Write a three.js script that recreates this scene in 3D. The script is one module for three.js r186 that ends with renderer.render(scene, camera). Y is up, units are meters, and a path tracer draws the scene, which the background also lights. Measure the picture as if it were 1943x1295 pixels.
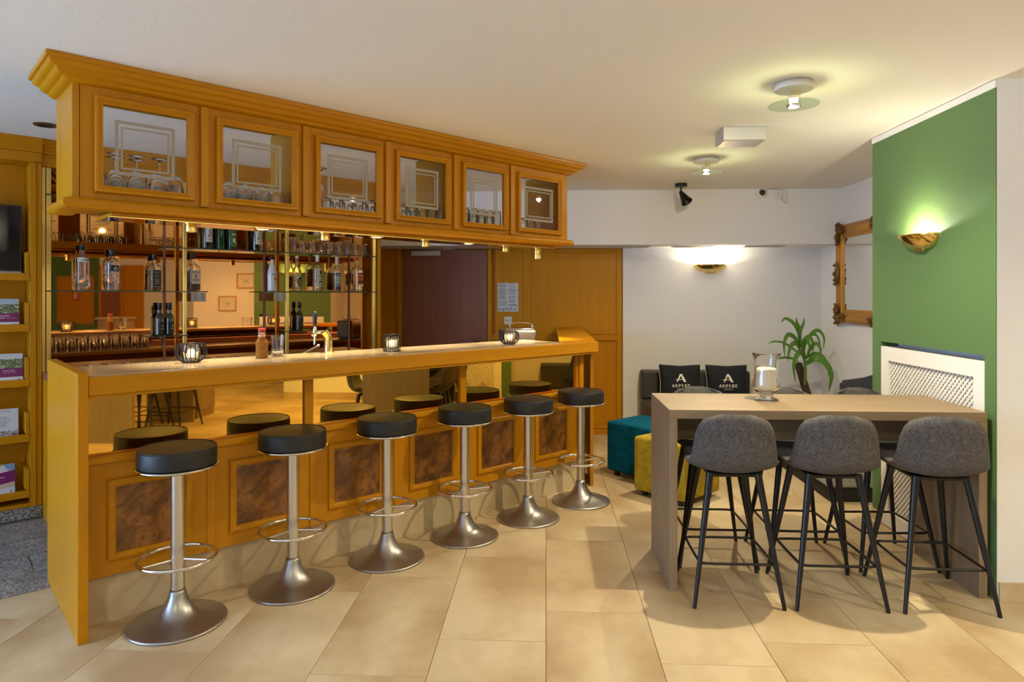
import * as THREE from 'three';
import { RoundedBoxGeometry } from 'three/addons/geometries/RoundedBoxGeometry.js';
import { mergeGeometries, toCreasedNormals } from 'three/addons/utils/BufferGeometryUtils.js';

// ---------------------------------------------------------------- camera, sky, exposure
const scene = new THREE.Scene();
const F_PX = 1250, IMG_W = 1943, IMG_H = 1295, HORIZON = 561;
const camera = new THREE.PerspectiveCamera(2 * Math.atan(IMG_H / 2 / F_PX) * 180 / Math.PI, IMG_W / IMG_H, 0.05, 60);
camera.position.set(0, 1.45, 0);
camera.rotation.y = Math.atan(64.5 / F_PX);
camera.setViewOffset(IMG_W, IMG_H, 0, IMG_H / 2 - HORIZON, IMG_W, IMG_H);
const renderer = new THREE.WebGLRenderer({ antialias: true });
renderer.toneMapping = THREE.LinearToneMapping;
renderer.toneMappingExposure = 1.34;
renderer.shadowMap.enabled = true;
scene.background = new THREE.Color().setRGB(0.4, 0.61, 1.0);
scene.backgroundIntensity = 9.5;
const WARM = new THREE.Color().setRGB(1.0, 0.88, 0.62);       // halogen lamps
const WARM2 = new THREE.Color().setRGB(1.0, 0.93, 0.8);      // wall lights
const CEIL = 2.477;

// ---------------------------------------------------------------- helpers
function rng(seed) { let a = seed >>> 0; return () => { a = (a + 0x6D2B79F5) | 0; let t = Math.imul(a ^ (a >>> 15), 1 | a); t = (t + Math.imul(t ^ (t >>> 7), 61 | t)) ^ t; return ((t ^ (t >>> 14)) >>> 0) / 4294967296; }; }
const R = rng(20241);
const taken = {};
function numbered(n) { if (!(n in taken)) { taken[n] = 0; return n; } taken[n]++; return n + '_' + String(taken[n]).padStart(3, '0'); }
function thing(name, label, category, pos = [0, 0, 0], ry = 0, group) {
  const o = new THREE.Group(); o.name = numbered(name); o.position.set(...pos); o.rotation.y = ry;
  o.userData = { label, category }; if (group) o.userData.group = group; scene.add(o); return o;
}
function single(name, geo, mat, label, category, pos = [0, 0, 0], ry = 0, group) {
  const o = new THREE.Mesh(geo, mat); o.name = numbered(name); o.position.set(...pos); o.rotation.y = ry;
  o.userData = { label, category }; if (group) o.userData.group = group; scene.add(o); return o;
}
function struct(name, label, geo, mat, category) {
  const o = geo ? new THREE.Mesh(geo, mat) : new THREE.Group(); o.name = name;
  o.userData = { kind: 'structure', label, category: category || name.split('_')[0] }; scene.add(o); return o;
}
function part(parent, name, geo, mat, label, pos, rot) {
  const o = new THREE.Mesh(geo, mat); o.name = name; if (label) o.userData.label = label;
  if (pos) o.position.set(...pos); if (rot) o.rotation.set(...rot); parent.add(o); return o;
}
function copy(src, pos, ry, label, group) {
  const o = src.clone(); o.name = numbered(src.name.replace(/_\d{3}$/, '')); o.position.set(...pos); o.rotation.set(0, ry, 0);
  o.userData = { ...src.userData }; if (label) o.userData.label = label; if (group) o.userData.group = group; scene.add(o); return o;
}
// texture coordinates in metres, grain along the given axis where the face allows it
function mapUV(g, grain = 'y', ou = 0, ov = 0) {
  if (g.index) g = g.toNonIndexed();
  const p = g.attributes.position, uv = new Float32Array(p.count * 2), gi = 'xyz'.indexOf(grain);
  const a = new THREE.Vector3(), b = new THREE.Vector3(), c = new THREE.Vector3(), n = new THREE.Vector3();
  for (let i = 0; i < p.count; i += 3) {
    a.fromBufferAttribute(p, i); b.fromBufferAttribute(p, i + 1); c.fromBufferAttribute(p, i + 2);
    n.copy(b).sub(a).cross(c.clone().sub(a));
    const m = [Math.abs(n.x), Math.abs(n.y), Math.abs(n.z)], k = m[0] >= m[1] && m[0] >= m[2] ? 0 : m[1] >= m[2] ? 1 : 2;
    let ax = [0, 1, 2].filter((q) => q !== k); const vi = ax.includes(gi) ? gi : ax[1], ui = ax.find((q) => q !== vi);
    [a, b, c].forEach((q, j) => { const e = [q.x, q.y, q.z]; uv[(i + j) * 2] = e[ui] + ou; uv[(i + j) * 2 + 1] = e[vi] + ov; });
  }
  g.setAttribute('uv', new THREE.BufferAttribute(uv, 2)); return g;
}
function bx(x0, x1, y0, y1, z0, z1, r = 0.002, grain = 'y', seg = 1) {
  const w = x1 - x0, h = y1 - y0, d = z1 - z0;
  const g = r > 0 ? new RoundedBoxGeometry(w, h, d, seg, Math.min(r, w / 2.1, h / 2.1, d / 2.1)) : new THREE.BoxGeometry(w, h, d);
  g.translate((x0 + x1) / 2, (y0 + y1) / 2, (z0 + z1) / 2);
  return mapUV(g, grain, R() * 3, R() * 3);
}
const bs = (s0, s1, y0, y1, t0, t1, r, grain, seg) => bx(s0, s1, y0, y1, -t1, -t0, r, grain, seg);   // along the bar, up, away behind it
function merge(list) { return mergeGeometries(list.map((g) => { let q = g.index ? g.toNonIndexed() : g; for (const k of Object.keys(q.attributes)) if (!['position', 'normal', 'uv'].includes(k)) q.deleteAttribute(k); if (!q.attributes.uv) mapUV(q); return q; })); }
function lathe(pts, seg = 32) { return new THREE.LatheGeometry(pts.map(([r, y]) => new THREE.Vector2(r, y)), seg); }
function cyl(r0, r1, y0, y1, seg = 20, x = 0, z = 0) { const g = new THREE.CylinderGeometry(r1, r0, y1 - y0, seg); g.translate(x, (y0 + y1) / 2, z); return g; }
function rod(a, b, ra, rb = ra, seg = 10) {
  const A = new THREE.Vector3(...a), B = new THREE.Vector3(...b), d = B.clone().sub(A), g = new THREE.CylinderGeometry(rb, ra, d.length(), seg);
  g.applyQuaternion(new THREE.Quaternion().setFromUnitVectors(new THREE.Vector3(0, 1, 0), d.normalize())); g.translate(...A.add(B).multiplyScalar(0.5).toArray()); return g;
}
function tube(pts, r, seg = 40, rs = 8, closed = false) { return new THREE.TubeGeometry(new THREE.CatmullRomCurve3(pts.map((p) => new THREE.Vector3(...p)), closed, 'centripetal'), seg, r, rs, closed); }
// profile [[out, y], ...] (closed outline) swept along a path [[x, z], ...] with mitred corners; out points to the left of the travel direction
function sweep(path, closed, profile, grain) {
  const n = path.length, mit = [];
  for (let i = 0; i < n; i++) {
    const p0 = path[(i + n - 1) % n], p1 = path[i], p2 = path[(i + 1) % n];
    const nor = (a, b) => { const dx = b[0] - a[0], dz = b[1] - a[1], l = Math.hypot(dx, dz); return [dz / l, -dx / l]; };
    let a = nor(p0, p1), b = nor(p1, p2); if (!closed && i === 0) a = b; if (!closed && i === n - 1) b = a;
    const k = 1 + a[0] * b[0] + a[1] * b[1]; mit.push([(a[0] + b[0]) / k, (a[1] + b[1]) / k]);
  }
  const pos = [], P = (i, j) => [path[i][0] + mit[i][0] * profile[j][0], profile[j][1], path[i][1] + mit[i][1] * profile[j][0]];
  const m = profile.length, segs = closed ? n : n - 1;
  for (let i = 0; i < segs; i++) for (let j = 0; j < m; j++) {
    const i2 = (i + 1) % n, j2 = (j + 1) % m, A = P(i, j), B = P(i2, j), C = P(i2, j2), D = P(i, j2);
    pos.push(...A, ...B, ...C, ...A, ...C, ...D);
  }
  if (!closed) for (const e of [0, n - 1]) {
    const tri = THREE.ShapeUtils.triangulateShape(profile.map(([o, y]) => new THREE.Vector2(o, y)), []);
    for (const t of tri) pos.push(...P(e, t[0]), ...P(e, t[1]), ...P(e, t[2]));
  }
  let g = new THREE.BufferGeometry(); g.setAttribute('position', new THREE.Float32BufferAttribute(pos, 3));
  g.computeVertexNormals(); g = toCreasedNormals(g, 0.7); return mapUV(g, grain || 'x', R() * 3, R() * 3);
}
// a mitred rectangular frame standing in the x-y plane; profile [[inwards, z], ...]
function frameRect(x0, x1, y0, y1, profile) {
  const g = sweep([[x0, -y0], [x0, -y1], [x1, -y1], [x1, -y0]], true, profile.map(([o, z]) => [-o, z]), 'x');
  g.rotateX(Math.PI / 2); return g;
}
function holedBoard(x0, x1, y0, y1, holes, th) {   // a board in the x-y plane with rectangular openings, front face at z = 0
  const s = new THREE.Shape([[x0, y0], [x1, y0], [x1, y1], [x0, y1]].map((p) => new THREE.Vector2(...p)));
  for (const [a, b, c, d] of holes) s.holes.push(new THREE.Path([[a, c], [a, d], [b, d], [b, c]].map((p) => new THREE.Vector2(...p))));
  const g = new THREE.ExtrudeGeometry(s, { depth: th, bevelEnabled: false }); g.translate(0, 0, -th); return mapUV(g, 'y', R(), R());
}
// ---------------------------------------------------------------- textures
const NT = new Float32Array(65536); { const q = rng(77); for (let i = 0; i < 65536; i++) NT[i] = q(); }
function vnoise(x, y, px, py, s = 0) {          // value noise, periodic in px, py cells
  const xi = Math.floor(x), yi = Math.floor(y), fx = x - xi, fy = y - yi, u = fx * fx * (3 - 2 * fx), v = fy * fy * (3 - 2 * fy);
  const h = (a, b) => NT[((((a % px) + px) % px) * 131 + (((b % py) + py) % py) * 7919 + s * 1013) & 65535];
  return (h(xi, yi) * (1 - u) + h(xi + 1, yi) * u) * (1 - v) + (h(xi, yi + 1) * (1 - u) + h(xi + 1, yi + 1) * u) * v;
}
function fbm(x, y, px, py, oct, s = 0) { let a = 0, w = 0.5, t = 0; for (let o = 0; o < oct; o++) { a += w * vnoise(x, y, px, py, s + o * 17); t += w; w *= 0.5; x *= 2; y *= 2; px *= 2; py *= 2; } return a / t; }
function tex(size, fn, metres, srgb = true) {
  const d = new Uint8Array(size * size * 4);
  for (let j = 0; j < size; j++) for (let i = 0; i < size; i++) { const c = fn(i / size, j / size); const k = (j * size + i) * 4; for (let q = 0; q < 3; q++) d[k + q] = Math.max(0, Math.min(255, c[q])); d[k + 3] = 255; }
  const t = new THREE.DataTexture(d, size, size); t.wrapS = t.wrapT = THREE.RepeatWrapping; t.magFilter = THREE.LinearFilter; t.minFilter = THREE.LinearMipmapLinearFilter; t.generateMipmaps = true;
  if (srgb) t.colorSpace = THREE.SRGBColorSpace; if (metres) t.repeat.set(1 / metres, 1 / metres); t.needsUpdate = true; return t;
}
const lerp3 = (a, b, k) => [a[0] + (b[0] - a[0]) * k, a[1] + (b[1] - a[1]) * k, a[2] + (b[2] - a[2]) * k];
const grey = (v) => [v, v, v];
// orange beech veneer, grain along v
const tBeech = tex(512, (u, v) => { const a = fbm(u * 24, v * 2, 24, 2, 4, 1), b = fbm(u * 90, v * 5, 90, 5, 2, 5), c = fbm(u * 3, v * 1, 3, 1, 3, 9); return lerp3([206, 140, 6], [174, 114, 0], 0.15 + 0.45 * a + 0.25 * b + 0.3 * (c - 0.5)); }, 0.9);
const tBurl = tex(512, (u, v) => { const w = fbm(u * 5, v * 5, 5, 5, 4, 21), a = fbm(u * 9 + w * 3, v * 9 + w * 3, 9, 9, 5, 3), b = fbm(u * 40, v * 40, 40, 40, 2, 31), d = fbm(u * 3, v * 3, 3, 3, 3, 41); let c = lerp3([154, 98, 32], [80, 44, 12], Math.min(1, Math.max(0, (a - 0.3) * 1.7 + (d - 0.5) * 0.9))); if (b > 0.72) c = lerp3(c, [48, 22, 8], (b - 0.72) * 4); return c; }, 0.42);
const tOak = tex(512, (u, v) => { const a = fbm(u * 40, v * 1.5 * 2, 40, 3, 4, 2), b = fbm(u * 140, v * 4, 140, 4, 2, 6), c = fbm(u * 6, v * 2, 6, 2, 3, 8); return lerp3([160, 138, 108], [118, 98, 74], 0.1 + 0.5 * a + 0.25 * b + 0.25 * (c - 0.4)); }, 0.8);
const tDoor = tex(256, (u, v) => { const a = fbm(u * 30, v * 2, 30, 2, 4, 12); return lerp3([152, 92, 68], [126, 73, 52], a); }, 0.9);
const tStone = tex(1024, (u, v) => { const a = fbm(u * 4, v * 4, 4, 4, 5, 51), b = fbm(u * 26, v * 26, 26, 26, 3, 61), c = fbm(u * 2, v * 9, 2, 9, 4, 71), d = fbm(u * 160, v * 160, 160, 160, 1, 81); return lerp3([205, 184, 146], [174, 147, 107], Math.max(0, Math.min(1, (a - 0.5) * 1.9 + 0.4 + (c - 0.5) * 1.0 + (b - 0.5) * 0.35 + (d - 0.5) * 0.1))); }, 1.6);
const tGranite = tex(512, (u, v) => { const a = fbm(u * 90, v * 90, 90, 90, 2, 91), b = fbm(u * 40, v * 40, 40, 40, 2, 93), c = fbm(u * 4, v * 4, 4, 4, 2, 95); let k = 128 + (c - 0.5) * 30; k += a > 0.6 ? 40 : a < 0.38 ? -48 : 0; return [k + (b - 0.5) * 50, k * 0.96 + (b - 0.5) * 34, k * 0.9 + (b - 0.5) * 20]; }, 0.5);
const tCounter = tex(512, (u, v) => { const a = fbm(u * 110, v * 110, 110, 110, 2, 101), c = fbm(u * 6, v * 6, 6, 6, 3, 103); const k = a > 0.62 ? 1 : a < 0.4 ? 0 : 0.5; return lerp3(lerp3([150, 126, 96], [206, 188, 152], k), [186, 160, 120], 0.35 + 0.4 * c); }, 0.6);
const tWeave = tex(256, (u, v) => { const w = ((Math.floor(u * 64) + Math.floor(v * 64)) % 2) ? 8 : -8, a = fbm(u * 64, v * 64, 64, 64, 1, 111), b = fbm(u * 20, v * 20, 20, 20, 3, 113); const k = 80 + w + (a - 0.5) * 46 + (b - 0.5) * 26; return [k, k * 0.965, k * 0.95]; }, 0.14);
const tWeaveB = tex(256, (u, v) => grey(128 + 60 * Math.sin(u * 128 * Math.PI) * Math.sin(v * 128 * Math.PI) + (fbm(u * 64, v * 64, 64, 64, 1, 3) - 0.5) * 90), 0.14, false);
const tVelvet = tex(256, (u, v) => grey(206 + (fbm(u * 8, v * 14, 8, 14, 4, 121) - 0.5) * 90 + (fbm(u * 90, v * 90, 90, 90, 1, 123) - 0.5) * 26), 0.35);
const tPlaster = tex(512, (u, v) => grey(128 + (fbm(u * 90, v * 90, 90, 90, 3, 131) - 0.5) * 200), 0.6, false);
const tLeather = tex(256, (u, v) => grey(128 + (fbm(u * 50, v * 50, 50, 50, 3, 141) - 0.5) * 200), 0.12, false);

// ---------------------------------------------------------------- materials
const std = (o) => new THREE.MeshStandardMaterial(o), phy = (o) => new THREE.MeshPhysicalMaterial(o), rgb = (r, g, b) => new THREE.Color().setRGB(r, g, b);
const M = {
  wood: phy({ map: tBeech, roughness: 0.4, specularIntensity: 0.4, clearcoat: 0.13, clearcoatRoughness: 0.3 }),
  burl: phy({ map: tBurl, roughness: 0.35, clearcoat: 0.3, clearcoatRoughness: 0.25 }),
  oak: std({ map: tOak, roughness: 0.5 }),
  door: phy({ map: tDoor, roughness: 0.42, clearcoat: 0.15, clearcoatRoughness: 0.4 }),
  tile: std({ map: tStone, roughness: 0.5 }),
  grout: std({ color: rgb(0.16, 0.12, 0.08), roughness: 0.9 }),
  granite: std({ map: tGranite, roughness: 0.55 }),
  counter: phy({ map: tCounter, roughness: 0.22, clearcoat: 0.4, clearcoatRoughness: 0.12 }),
  white: std({ color: rgb(0.78, 0.77, 0.74), roughness: 0.9, bumpMap: tPlaster, bumpScale: 0.0006 }),
  ceiling: std({ color: rgb(0.83, 0.8, 0.71), roughness: 0.95, bumpMap: tPlaster, bumpScale: 0.0008 }),
  green: std({ color: rgb(0.088, 0.172, 0.056), roughness: 0.75, bumpMap: tPlaster, bumpScale: 0.0005 }),
  whitePaint: std({ color: rgb(0.8, 0.78, 0.73), roughness: 0.45 }),
  chrome: std({ color: rgb(0.82, 0.8, 0.76), metalness: 1, roughness: 0.09 }),
  steel: std({ color: rgb(0.66, 0.63, 0.58), metalness: 1, roughness: 0.26 }),
  steelWorn: std({ color: rgb(0.42, 0.4, 0.37), metalness: 1, roughness: 0.36 }),
  brass: std({ color: rgb(0.92, 0.7, 0.22), metalness: 1, roughness: 0.3 }),
  brassPlate: std({ color: rgb(0.88, 0.66, 0.24), metalness: 1, roughness: 0.12 }),
  blackMetal: std({ color: rgb(0.012, 0.012, 0.013), roughness: 0.38, metalness: 0.3 }),
  blackPlastic: std({ color: rgb(0.015, 0.015, 0.017), roughness: 0.3 }),
  leather: phy({ color: rgb(0.012, 0.012, 0.013), roughness: 0.42, bumpMap: tLeather, bumpScale: 0.0003 }),
  sofa: std({ color: rgb(0.045, 0.04, 0.036), roughness: 0.55, bumpMap: tLeather, bumpScale: 0.0004 }),
  sofaLight: std({ color: rgb(0.3, 0.29, 0.27), roughness: 0.7, bumpMap: tLeather, bumpScale: 0.0004 }),
  fabric: phy({ map: tWeave, roughness: 0.95, bumpMap: tWeaveB, bumpScale: 0.0008, sheen: 0.25, sheenRoughness: 0.6 }),
  teal: phy({ map: tVelvet, color: rgb(0.0005, 0.135, 0.24), roughness: 0.9, specularIntensity: 0.2, sheen: 0.2, sheenRoughness: 0.4, sheenColor: rgb(0.0, 0.35, 0.45) }),
  yellow: phy({ map: tVelvet, color: rgb(0.58, 0.39, 0.004), roughness: 0.8, sheen: 0.4, sheenRoughness: 0.4, sheenColor: rgb(0.5, 0.4, 0.05) }),
  navy: std({ color: rgb(0.012, 0.014, 0.022), roughness: 0.85, bumpMap: tWeaveB, bumpScale: 0.0004 }),
  mirrorBronze: std({ color: rgb(0.68, 0.36, 0.13), metalness: 1, roughness: 0.02 }),
  mirrorFront: std({ color: rgb(0.95, 0.56, 0.1), metalness: 1, roughness: 0.02 }),
  mirror: std({ color: rgb(0.86, 0.87, 0.85), metalness: 1, roughness: 0.01 }),
  pane: phy({ color: 0xffffff, transmission: 1, thickness: 0, roughness: 0.02, ior: 1.45 }),
  etched: phy({ color: rgb(0.55, 0.53, 0.49), transmission: 0.4, thickness: 0, roughness: 0.95 }),
  shelfGlass: phy({ color: rgb(0.75, 0.85, 0.78), transmission: 1, thickness: 0, roughness: 0.03, ior: 1.45 }),
  shelfEdge: std({ color: rgb(0.03, 0.07, 0.05), roughness: 0.2 }),
  glass: phy({ color: 0xffffff, transmission: 1, thickness: 0.02, roughness: 0.01, ior: 1.48 }),
  thinGlass: phy({ color: 0xffffff, transmission: 1, thickness: 0, roughness: 0.01, ior: 1.5 }),
  discGlass: phy({ color: rgb(0.84, 0.93, 0.8), transmission: 1, thickness: 0, roughness: 0.08, ior: 1.5 }),
  gilt: std({ color: rgb(0.48, 0.23, 0.04), metalness: 0.75, roughness: 0.38 }),
  giltDark: std({ color: rgb(0.2, 0.1, 0.03), metalness: 0.6, roughness: 0.45 }),
  leaf: phy({ color: rgb(0.09, 0.22, 0.02), roughness: 0.45, transmission: 0.12, thickness: 0 }),
  bark: std({ color: rgb(0.09, 0.055, 0.03), roughness: 0.95, bumpMap: tLeather, bumpScale: 0.004 }),
  clay: std({ color: rgb(0.25, 0.12, 0.07), roughness: 0.8 }),
  soil: std({ color: rgb(0.04, 0.025, 0.015), roughness: 1 }),
  wax: phy({ color: rgb(0.8, 0.7, 0.48), roughness: 0.5, transmission: 0.15, thickness: 0.05, attenuationColor: rgb(0.9, 0.65, 0.3), attenuationDistance: 0.05 }),
  waxWhite: std({ color: rgb(0.76, 0.68, 0.5), roughness: 0.5 }),
  paper: std({ color: rgb(0.75, 0.74, 0.71), roughness: 0.85 }),
  plastic: std({ color: rgb(0.72, 0.7, 0.64), roughness: 0.4 }),
  greyMetal: std({ color: rgb(0.55, 0.55, 0.53), metalness: 0.5, roughness: 0.45 }),
  redPlastic: std({ color: rgb(0.55, 0.04, 0.02), roughness: 0.4 }),
  dark: std({ color: rgb(0.01, 0.009, 0.008), roughness: 0.8 }),
  bulb: std({ color: 0xffffff, emissive: rgb(1, 0.8, 0.5), emissiveIntensity: 14, roughness: 0.4 }),
  flame: std({ color: 0xffffff, emissive: rgb(1, 0.55, 0.18), emissiveIntensity: 2.5 }),
  juice: phy({ color: rgb(0.62, 0.29, 0.05), transmission: 0.6, thickness: 0.05, roughness: 0.06, ior: 1.35, attenuationColor: rgb(0.8, 0.45, 0.08), attenuationDistance: 0.05 }),
  whiskey: phy({ color: rgb(0.5, 0.14, 0.02), transmission: 0.8, thickness: 0.05, roughness: 0.04, ior: 1.36, attenuationColor: rgb(0.5, 0.12, 0.01), attenuationDistance: 0.03 }),
  wineGlass: phy({ color: rgb(0.015, 0.02, 0.012), roughness: 0.08, clearcoat: 1, clearcoatRoughness: 0.04 }),
  greenGlass: phy({ color: rgb(0.03, 0.16, 0.05), transmission: 0.7, thickness: 0.05, roughness: 0.04, ior: 1.5, attenuationColor: rgb(0.03, 0.2, 0.05), attenuationDistance: 0.04 }),
  whiteGlass: phy({ color: rgb(0.75, 0.74, 0.72), roughness: 0.2, clearcoat: 0.6, clearcoatRoughness: 0.1 }),
};
function print(w, h, draw) {
  const c = document.createElement('canvas'); c.width = w; c.height = h; const x = c.getContext('2d'); draw(x, w, h);
  const t = new THREE.CanvasTexture(c); t.colorSpace = THREE.SRGBColorSpace; return t;
}
const printed = (t, o = {}) => std({ map: t, roughness: 0.6, ...o });
// ---------------------------------------------------------------- frames of reference
const OX = -1.933, OZ = -2.625, Q = Math.SQRT1_2, BAR_RY = Math.PI / 4;
const BP = (s, t, y = 0) => [OX + s * Q - t * Q, y, OZ - s * Q - t * Q];       // bar: along, behind, up
const Z_BACK = -6.915, X_GREEN = 2.13, X_ALC = 2.82, Z_NIB = -3.235, Z_NIB2 = -4.42, X_RIGHT = 4.3, Z_RIGHT = -1.1, X_FAR = 6.0, Z_REAR = 3.2, X_LEFT = -5.0;

// ---------------------------------------------------------------- floor
const floor = struct('floor', 'floor of large beige stone-look tiles with grey granite setts by the shelf wall', null, null, 'floor');
part(floor, 'screed', bx(-5.2, 6.2, -0.16, -0.006, -7.2, 3.4, 0), M.grout);
{
  const TW = 0.4525, TL = 0.88, variants = [];
  for (let k = 0; k < 10; k++) { const g = new RoundedBoxGeometry(TW - 0.0022, 0.012, TL - 0.0022, 1, 0.0009); g.translate(0, -0.006, 0); mapUV(g, 'x', R() * 5, R() * 5); variants.push(g); }
  const off = {}; const jo = (c) => ({ 0: -3.03, '-1': -2.76, '-2': -2.48, '-3': -3.18, 1: -2.62 })[c] ?? -3.03 - ((c * 0.37 % 1 + 1) % 1) * TL;
  let n = 0;
  for (let c = -11; c <= 12; c++) {
    const x = (c + 0.5) * TW, z0 = jo(c);
    for (let k = -5; k <= 7; k++) {
      const z = z0 + (k + 0.5) * TL; if (z < -7.1 || z > 3.5) continue;
      const t = -((x - OX) + (z - OZ)) * Q, s = ((x - OX) - (z - OZ)) * Q;
      if (t > 1.35 && s < 4.4) continue; if (t > 3) continue;
      if (x > 4.3 && z < -1.5) continue; if (x > 3 && z < -3.7) continue;
      part(floor, 'tile', variants[(n++ * 7 + c + 20) % 10], M.tile, undefined, [x, 0, z]);
    }
  }
  // granite setts, in rows parallel to the bar
  const rows = [0.735, 1.0, 1.292, 1.597, 1.99];
  for (let r = 0; r < 4; r++) {
    let s = -3.1 + (r % 2) * 0.4;
    while (s < 3.6) { const L = 0.75 + 0.25 * R(), t1 = rows[r + 1], s1 = s + L; if (!(s1 > 2.9 && t1 > 1.7)) { const g = bs(s, s + L - 0.006, -0.004, 0.003, rows[r] + 0.004, t1 - 0.004, 0.0008, 'x'); const m = part(floor, 'granite_sett', g, M.granite); m.position.set(OX, 0, OZ); m.rotation.y = BAR_RY; } s += L; }
  }
}
// ---------------------------------------------------------------- ceiling and walls
struct('ceiling', 'cream white plastered ceiling', bx(-5.2, 6.2, CEIL, CEIL + 0.16, -7.2, 3.4, 0), M.ceiling, 'ceiling');
const wallBack = struct('wall_back', 'back wall, wood panelling beside white plaster', null, null, 'wall');
part(wallBack, 'plaster', bx(0.8, 3.0, 0, CEIL, Z_BACK - 0.15, Z_BACK, 0), M.white);
part(wallBack, 'soffit', bx(-2.6, X_ALC + 0.06, 1.942, CEIL, Z_BACK, -6.45, 0.004), M.white, 'white boxed soffit under the ceiling');
part(wallBack, 'backing', bx(-2.6, 0.8, 0, CEIL, Z_BACK - 0.15, Z_BACK - 0.03, 0), M.wood);
// wood panelling left and right of the door
{
  const zf = Z_BACK, P = (x0, x1, y0, y1, d = 0, name = 'panel') => part(wallBack, name, bx(x0, x1, y0, y1, zf - 0.03, zf + d, 0.0025), M.wood);
  P(-2.6, -1.575, 0, 1.938, -0.006); P(-0.535, -0.24, 1.035, 1.938, -0.006); P(-0.535, -0.24, 0.06, 0.98, -0.006);
  P(-0.155, 0.735, 1.04, 1.9, -0.008); P(-0.155, 0.735, 0.1, 0.978, -0.008);
  P(-0.24, -0.155, 0.06, 1.938, 0.002, 'stile'); P(0.735, 0.79, 0.06, 1.938, 0.004, 'stile'); P(-0.155, 0.735, 1.9, 1.938, 0.002, 'rail');
  P(-0.57, 0.735, 0.98, 1.038, 0.012, 'rail'); P(-0.155, 0.735, 0.06, 0.1, 0.002, 'rail'); P(-0.57, 0.79, 0.0, 0.055, 0.004, 'skirting');
}
// door in the back wall
const door = struct('door_1', 'dark reddish brown flush door with a silver closer on top', null, null, 'door');
{
  const zf = Z_BACK;
  part(door, 'leaf', bx(-1.512, -0.617, 0.008, 1.93, zf - 0.028, zf + 0.004, 0.003), M.door);
  part(door, 'casing', merge([bx(-1.575, -1.518, 0, 1.94, zf - 0.03, zf + 0.014, 0.003), bx(-0.611, -0.572, 0, 1.94, zf - 0.03, zf + 0.014, 0.003)]), M.wood);
  const cl = part(door, 'closer', bx(-1.416, -1.107, 1.868, 1.922, zf + 0.006, zf + 0.05, 0.004), M.greyMetal, 'silver door closer');
  part(cl, 'arm', merge([rod([-1.15, 1.925, zf + 0.03], [-0.95, 1.932, zf + 0.12], 0.006), rod([-0.95, 1.932, zf + 0.12], [-1.3, 1.934, zf + 0.04], 0.006)]), M.greyMetal);
  part(door, 'knob', (() => { const g = lathe([[0, 0.05], [0.018, 0.048], [0.026, 0.036], [0.024, 0.024], [0.012, 0.016], [0.012, 0.004], [0.022, 0.002], [0.022, 0]], 20); g.rotateX(Math.PI / 2); g.translate(-0.716, 0.978, zf + 0.005); return g; })(), M.giltDark, 'dark round door knob');
  for (const y of [1.38, 0.4]) part(door, 'hinge', cyl(0.008, 0.008, y, y + 0.19, 12, -1.515, zf + 0.012), M.giltDark);
}
const wallGreen = struct('wall_right', 'right pier, green painted side and white front', null, null, 'wall');
part(wallGreen, 'plaster', merge([bx(X_GREEN + 0.11, X_RIGHT + 0.15, 0, CEIL, Z_NIB2, Z_NIB, 0), bx(X_GREEN + 0.004, X_GREEN + 0.11, 0, CEIL, Z_NIB - 0.004, Z_NIB, 0), bx(X_GREEN + 0.004, X_GREEN + 0.11, 0, CEIL, Z_NIB2, Z_NIB2 + 0.004, 0)]), M.white);
const NICHE = [-4.315, -3.318, 1.158];   // radiator niche: z from, z to, height
{ const sh = new THREE.Shape([[Z_NIB2 + 0.001, 0], [NICHE[0], 0], [NICHE[0], NICHE[2]], [NICHE[1], NICHE[2]], [NICHE[1], 0], [Z_NIB - 0.001, 0], [Z_NIB - 0.001, 2.438], [Z_NIB2 + 0.001, 2.438]].map((q) => new THREE.Vector2(...q)));
  const g = new THREE.ExtrudeGeometry(sh, { depth: 0.109, bevelEnabled: false }); g.translate(0, 0, -0.109); g.rotateY(-Math.PI / 2); g.translate(X_GREEN, 0, 0); mapUV(g, 'y'); part(wallGreen, 'green_paint', g, M.green, 'green painted wall face'); }
part(wallGreen, 'ceiling_strip', bx(X_GREEN - 0.004, X_GREEN + 0.004, 2.438, CEIL - 0.004, Z_NIB2, Z_NIB, 0), M.white);
struct('wall_alcove', 'white side wall of the seating alcove', bx(X_ALC, X_ALC + 0.15, 0, CEIL, Z_BACK - 0.15, Z_NIB2, 0), M.white, 'wall');
struct('wall_right_side', 'white wall with framed notices beside the second table', bx(X_RIGHT, X_RIGHT + 0.15, 0, CEIL, Z_NIB, Z_RIGHT, 0), M.white, 'wall');
struct('wall_right_return', 'short white wall at the lobby corner', bx(X_RIGHT + 0.15, X_FAR + 0.15, 0, CEIL, Z_RIGHT - 0.15, Z_RIGHT, 0), M.white, 'wall');
const wallFar = struct('wall_far', 'lobby wall, green paint beside white plaster', null, null, 'wall');
part(wallFar, 'plaster', bx(X_FAR, X_FAR + 0.15, 0, CEIL, Z_RIGHT, Z_REAR + 0.15, 0), M.white);
part(wallFar, 'green_paint', bx(X_FAR - 0.004, X_FAR, 0, CEIL, 1.9, Z_REAR, 0), M.green);
struct('wall_rear', 'white rear wall', bx(X_LEFT - 0.15, X_FAR, 0, CEIL, Z_REAR, Z_REAR + 0.15, 0), M.white, 'wall');
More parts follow.
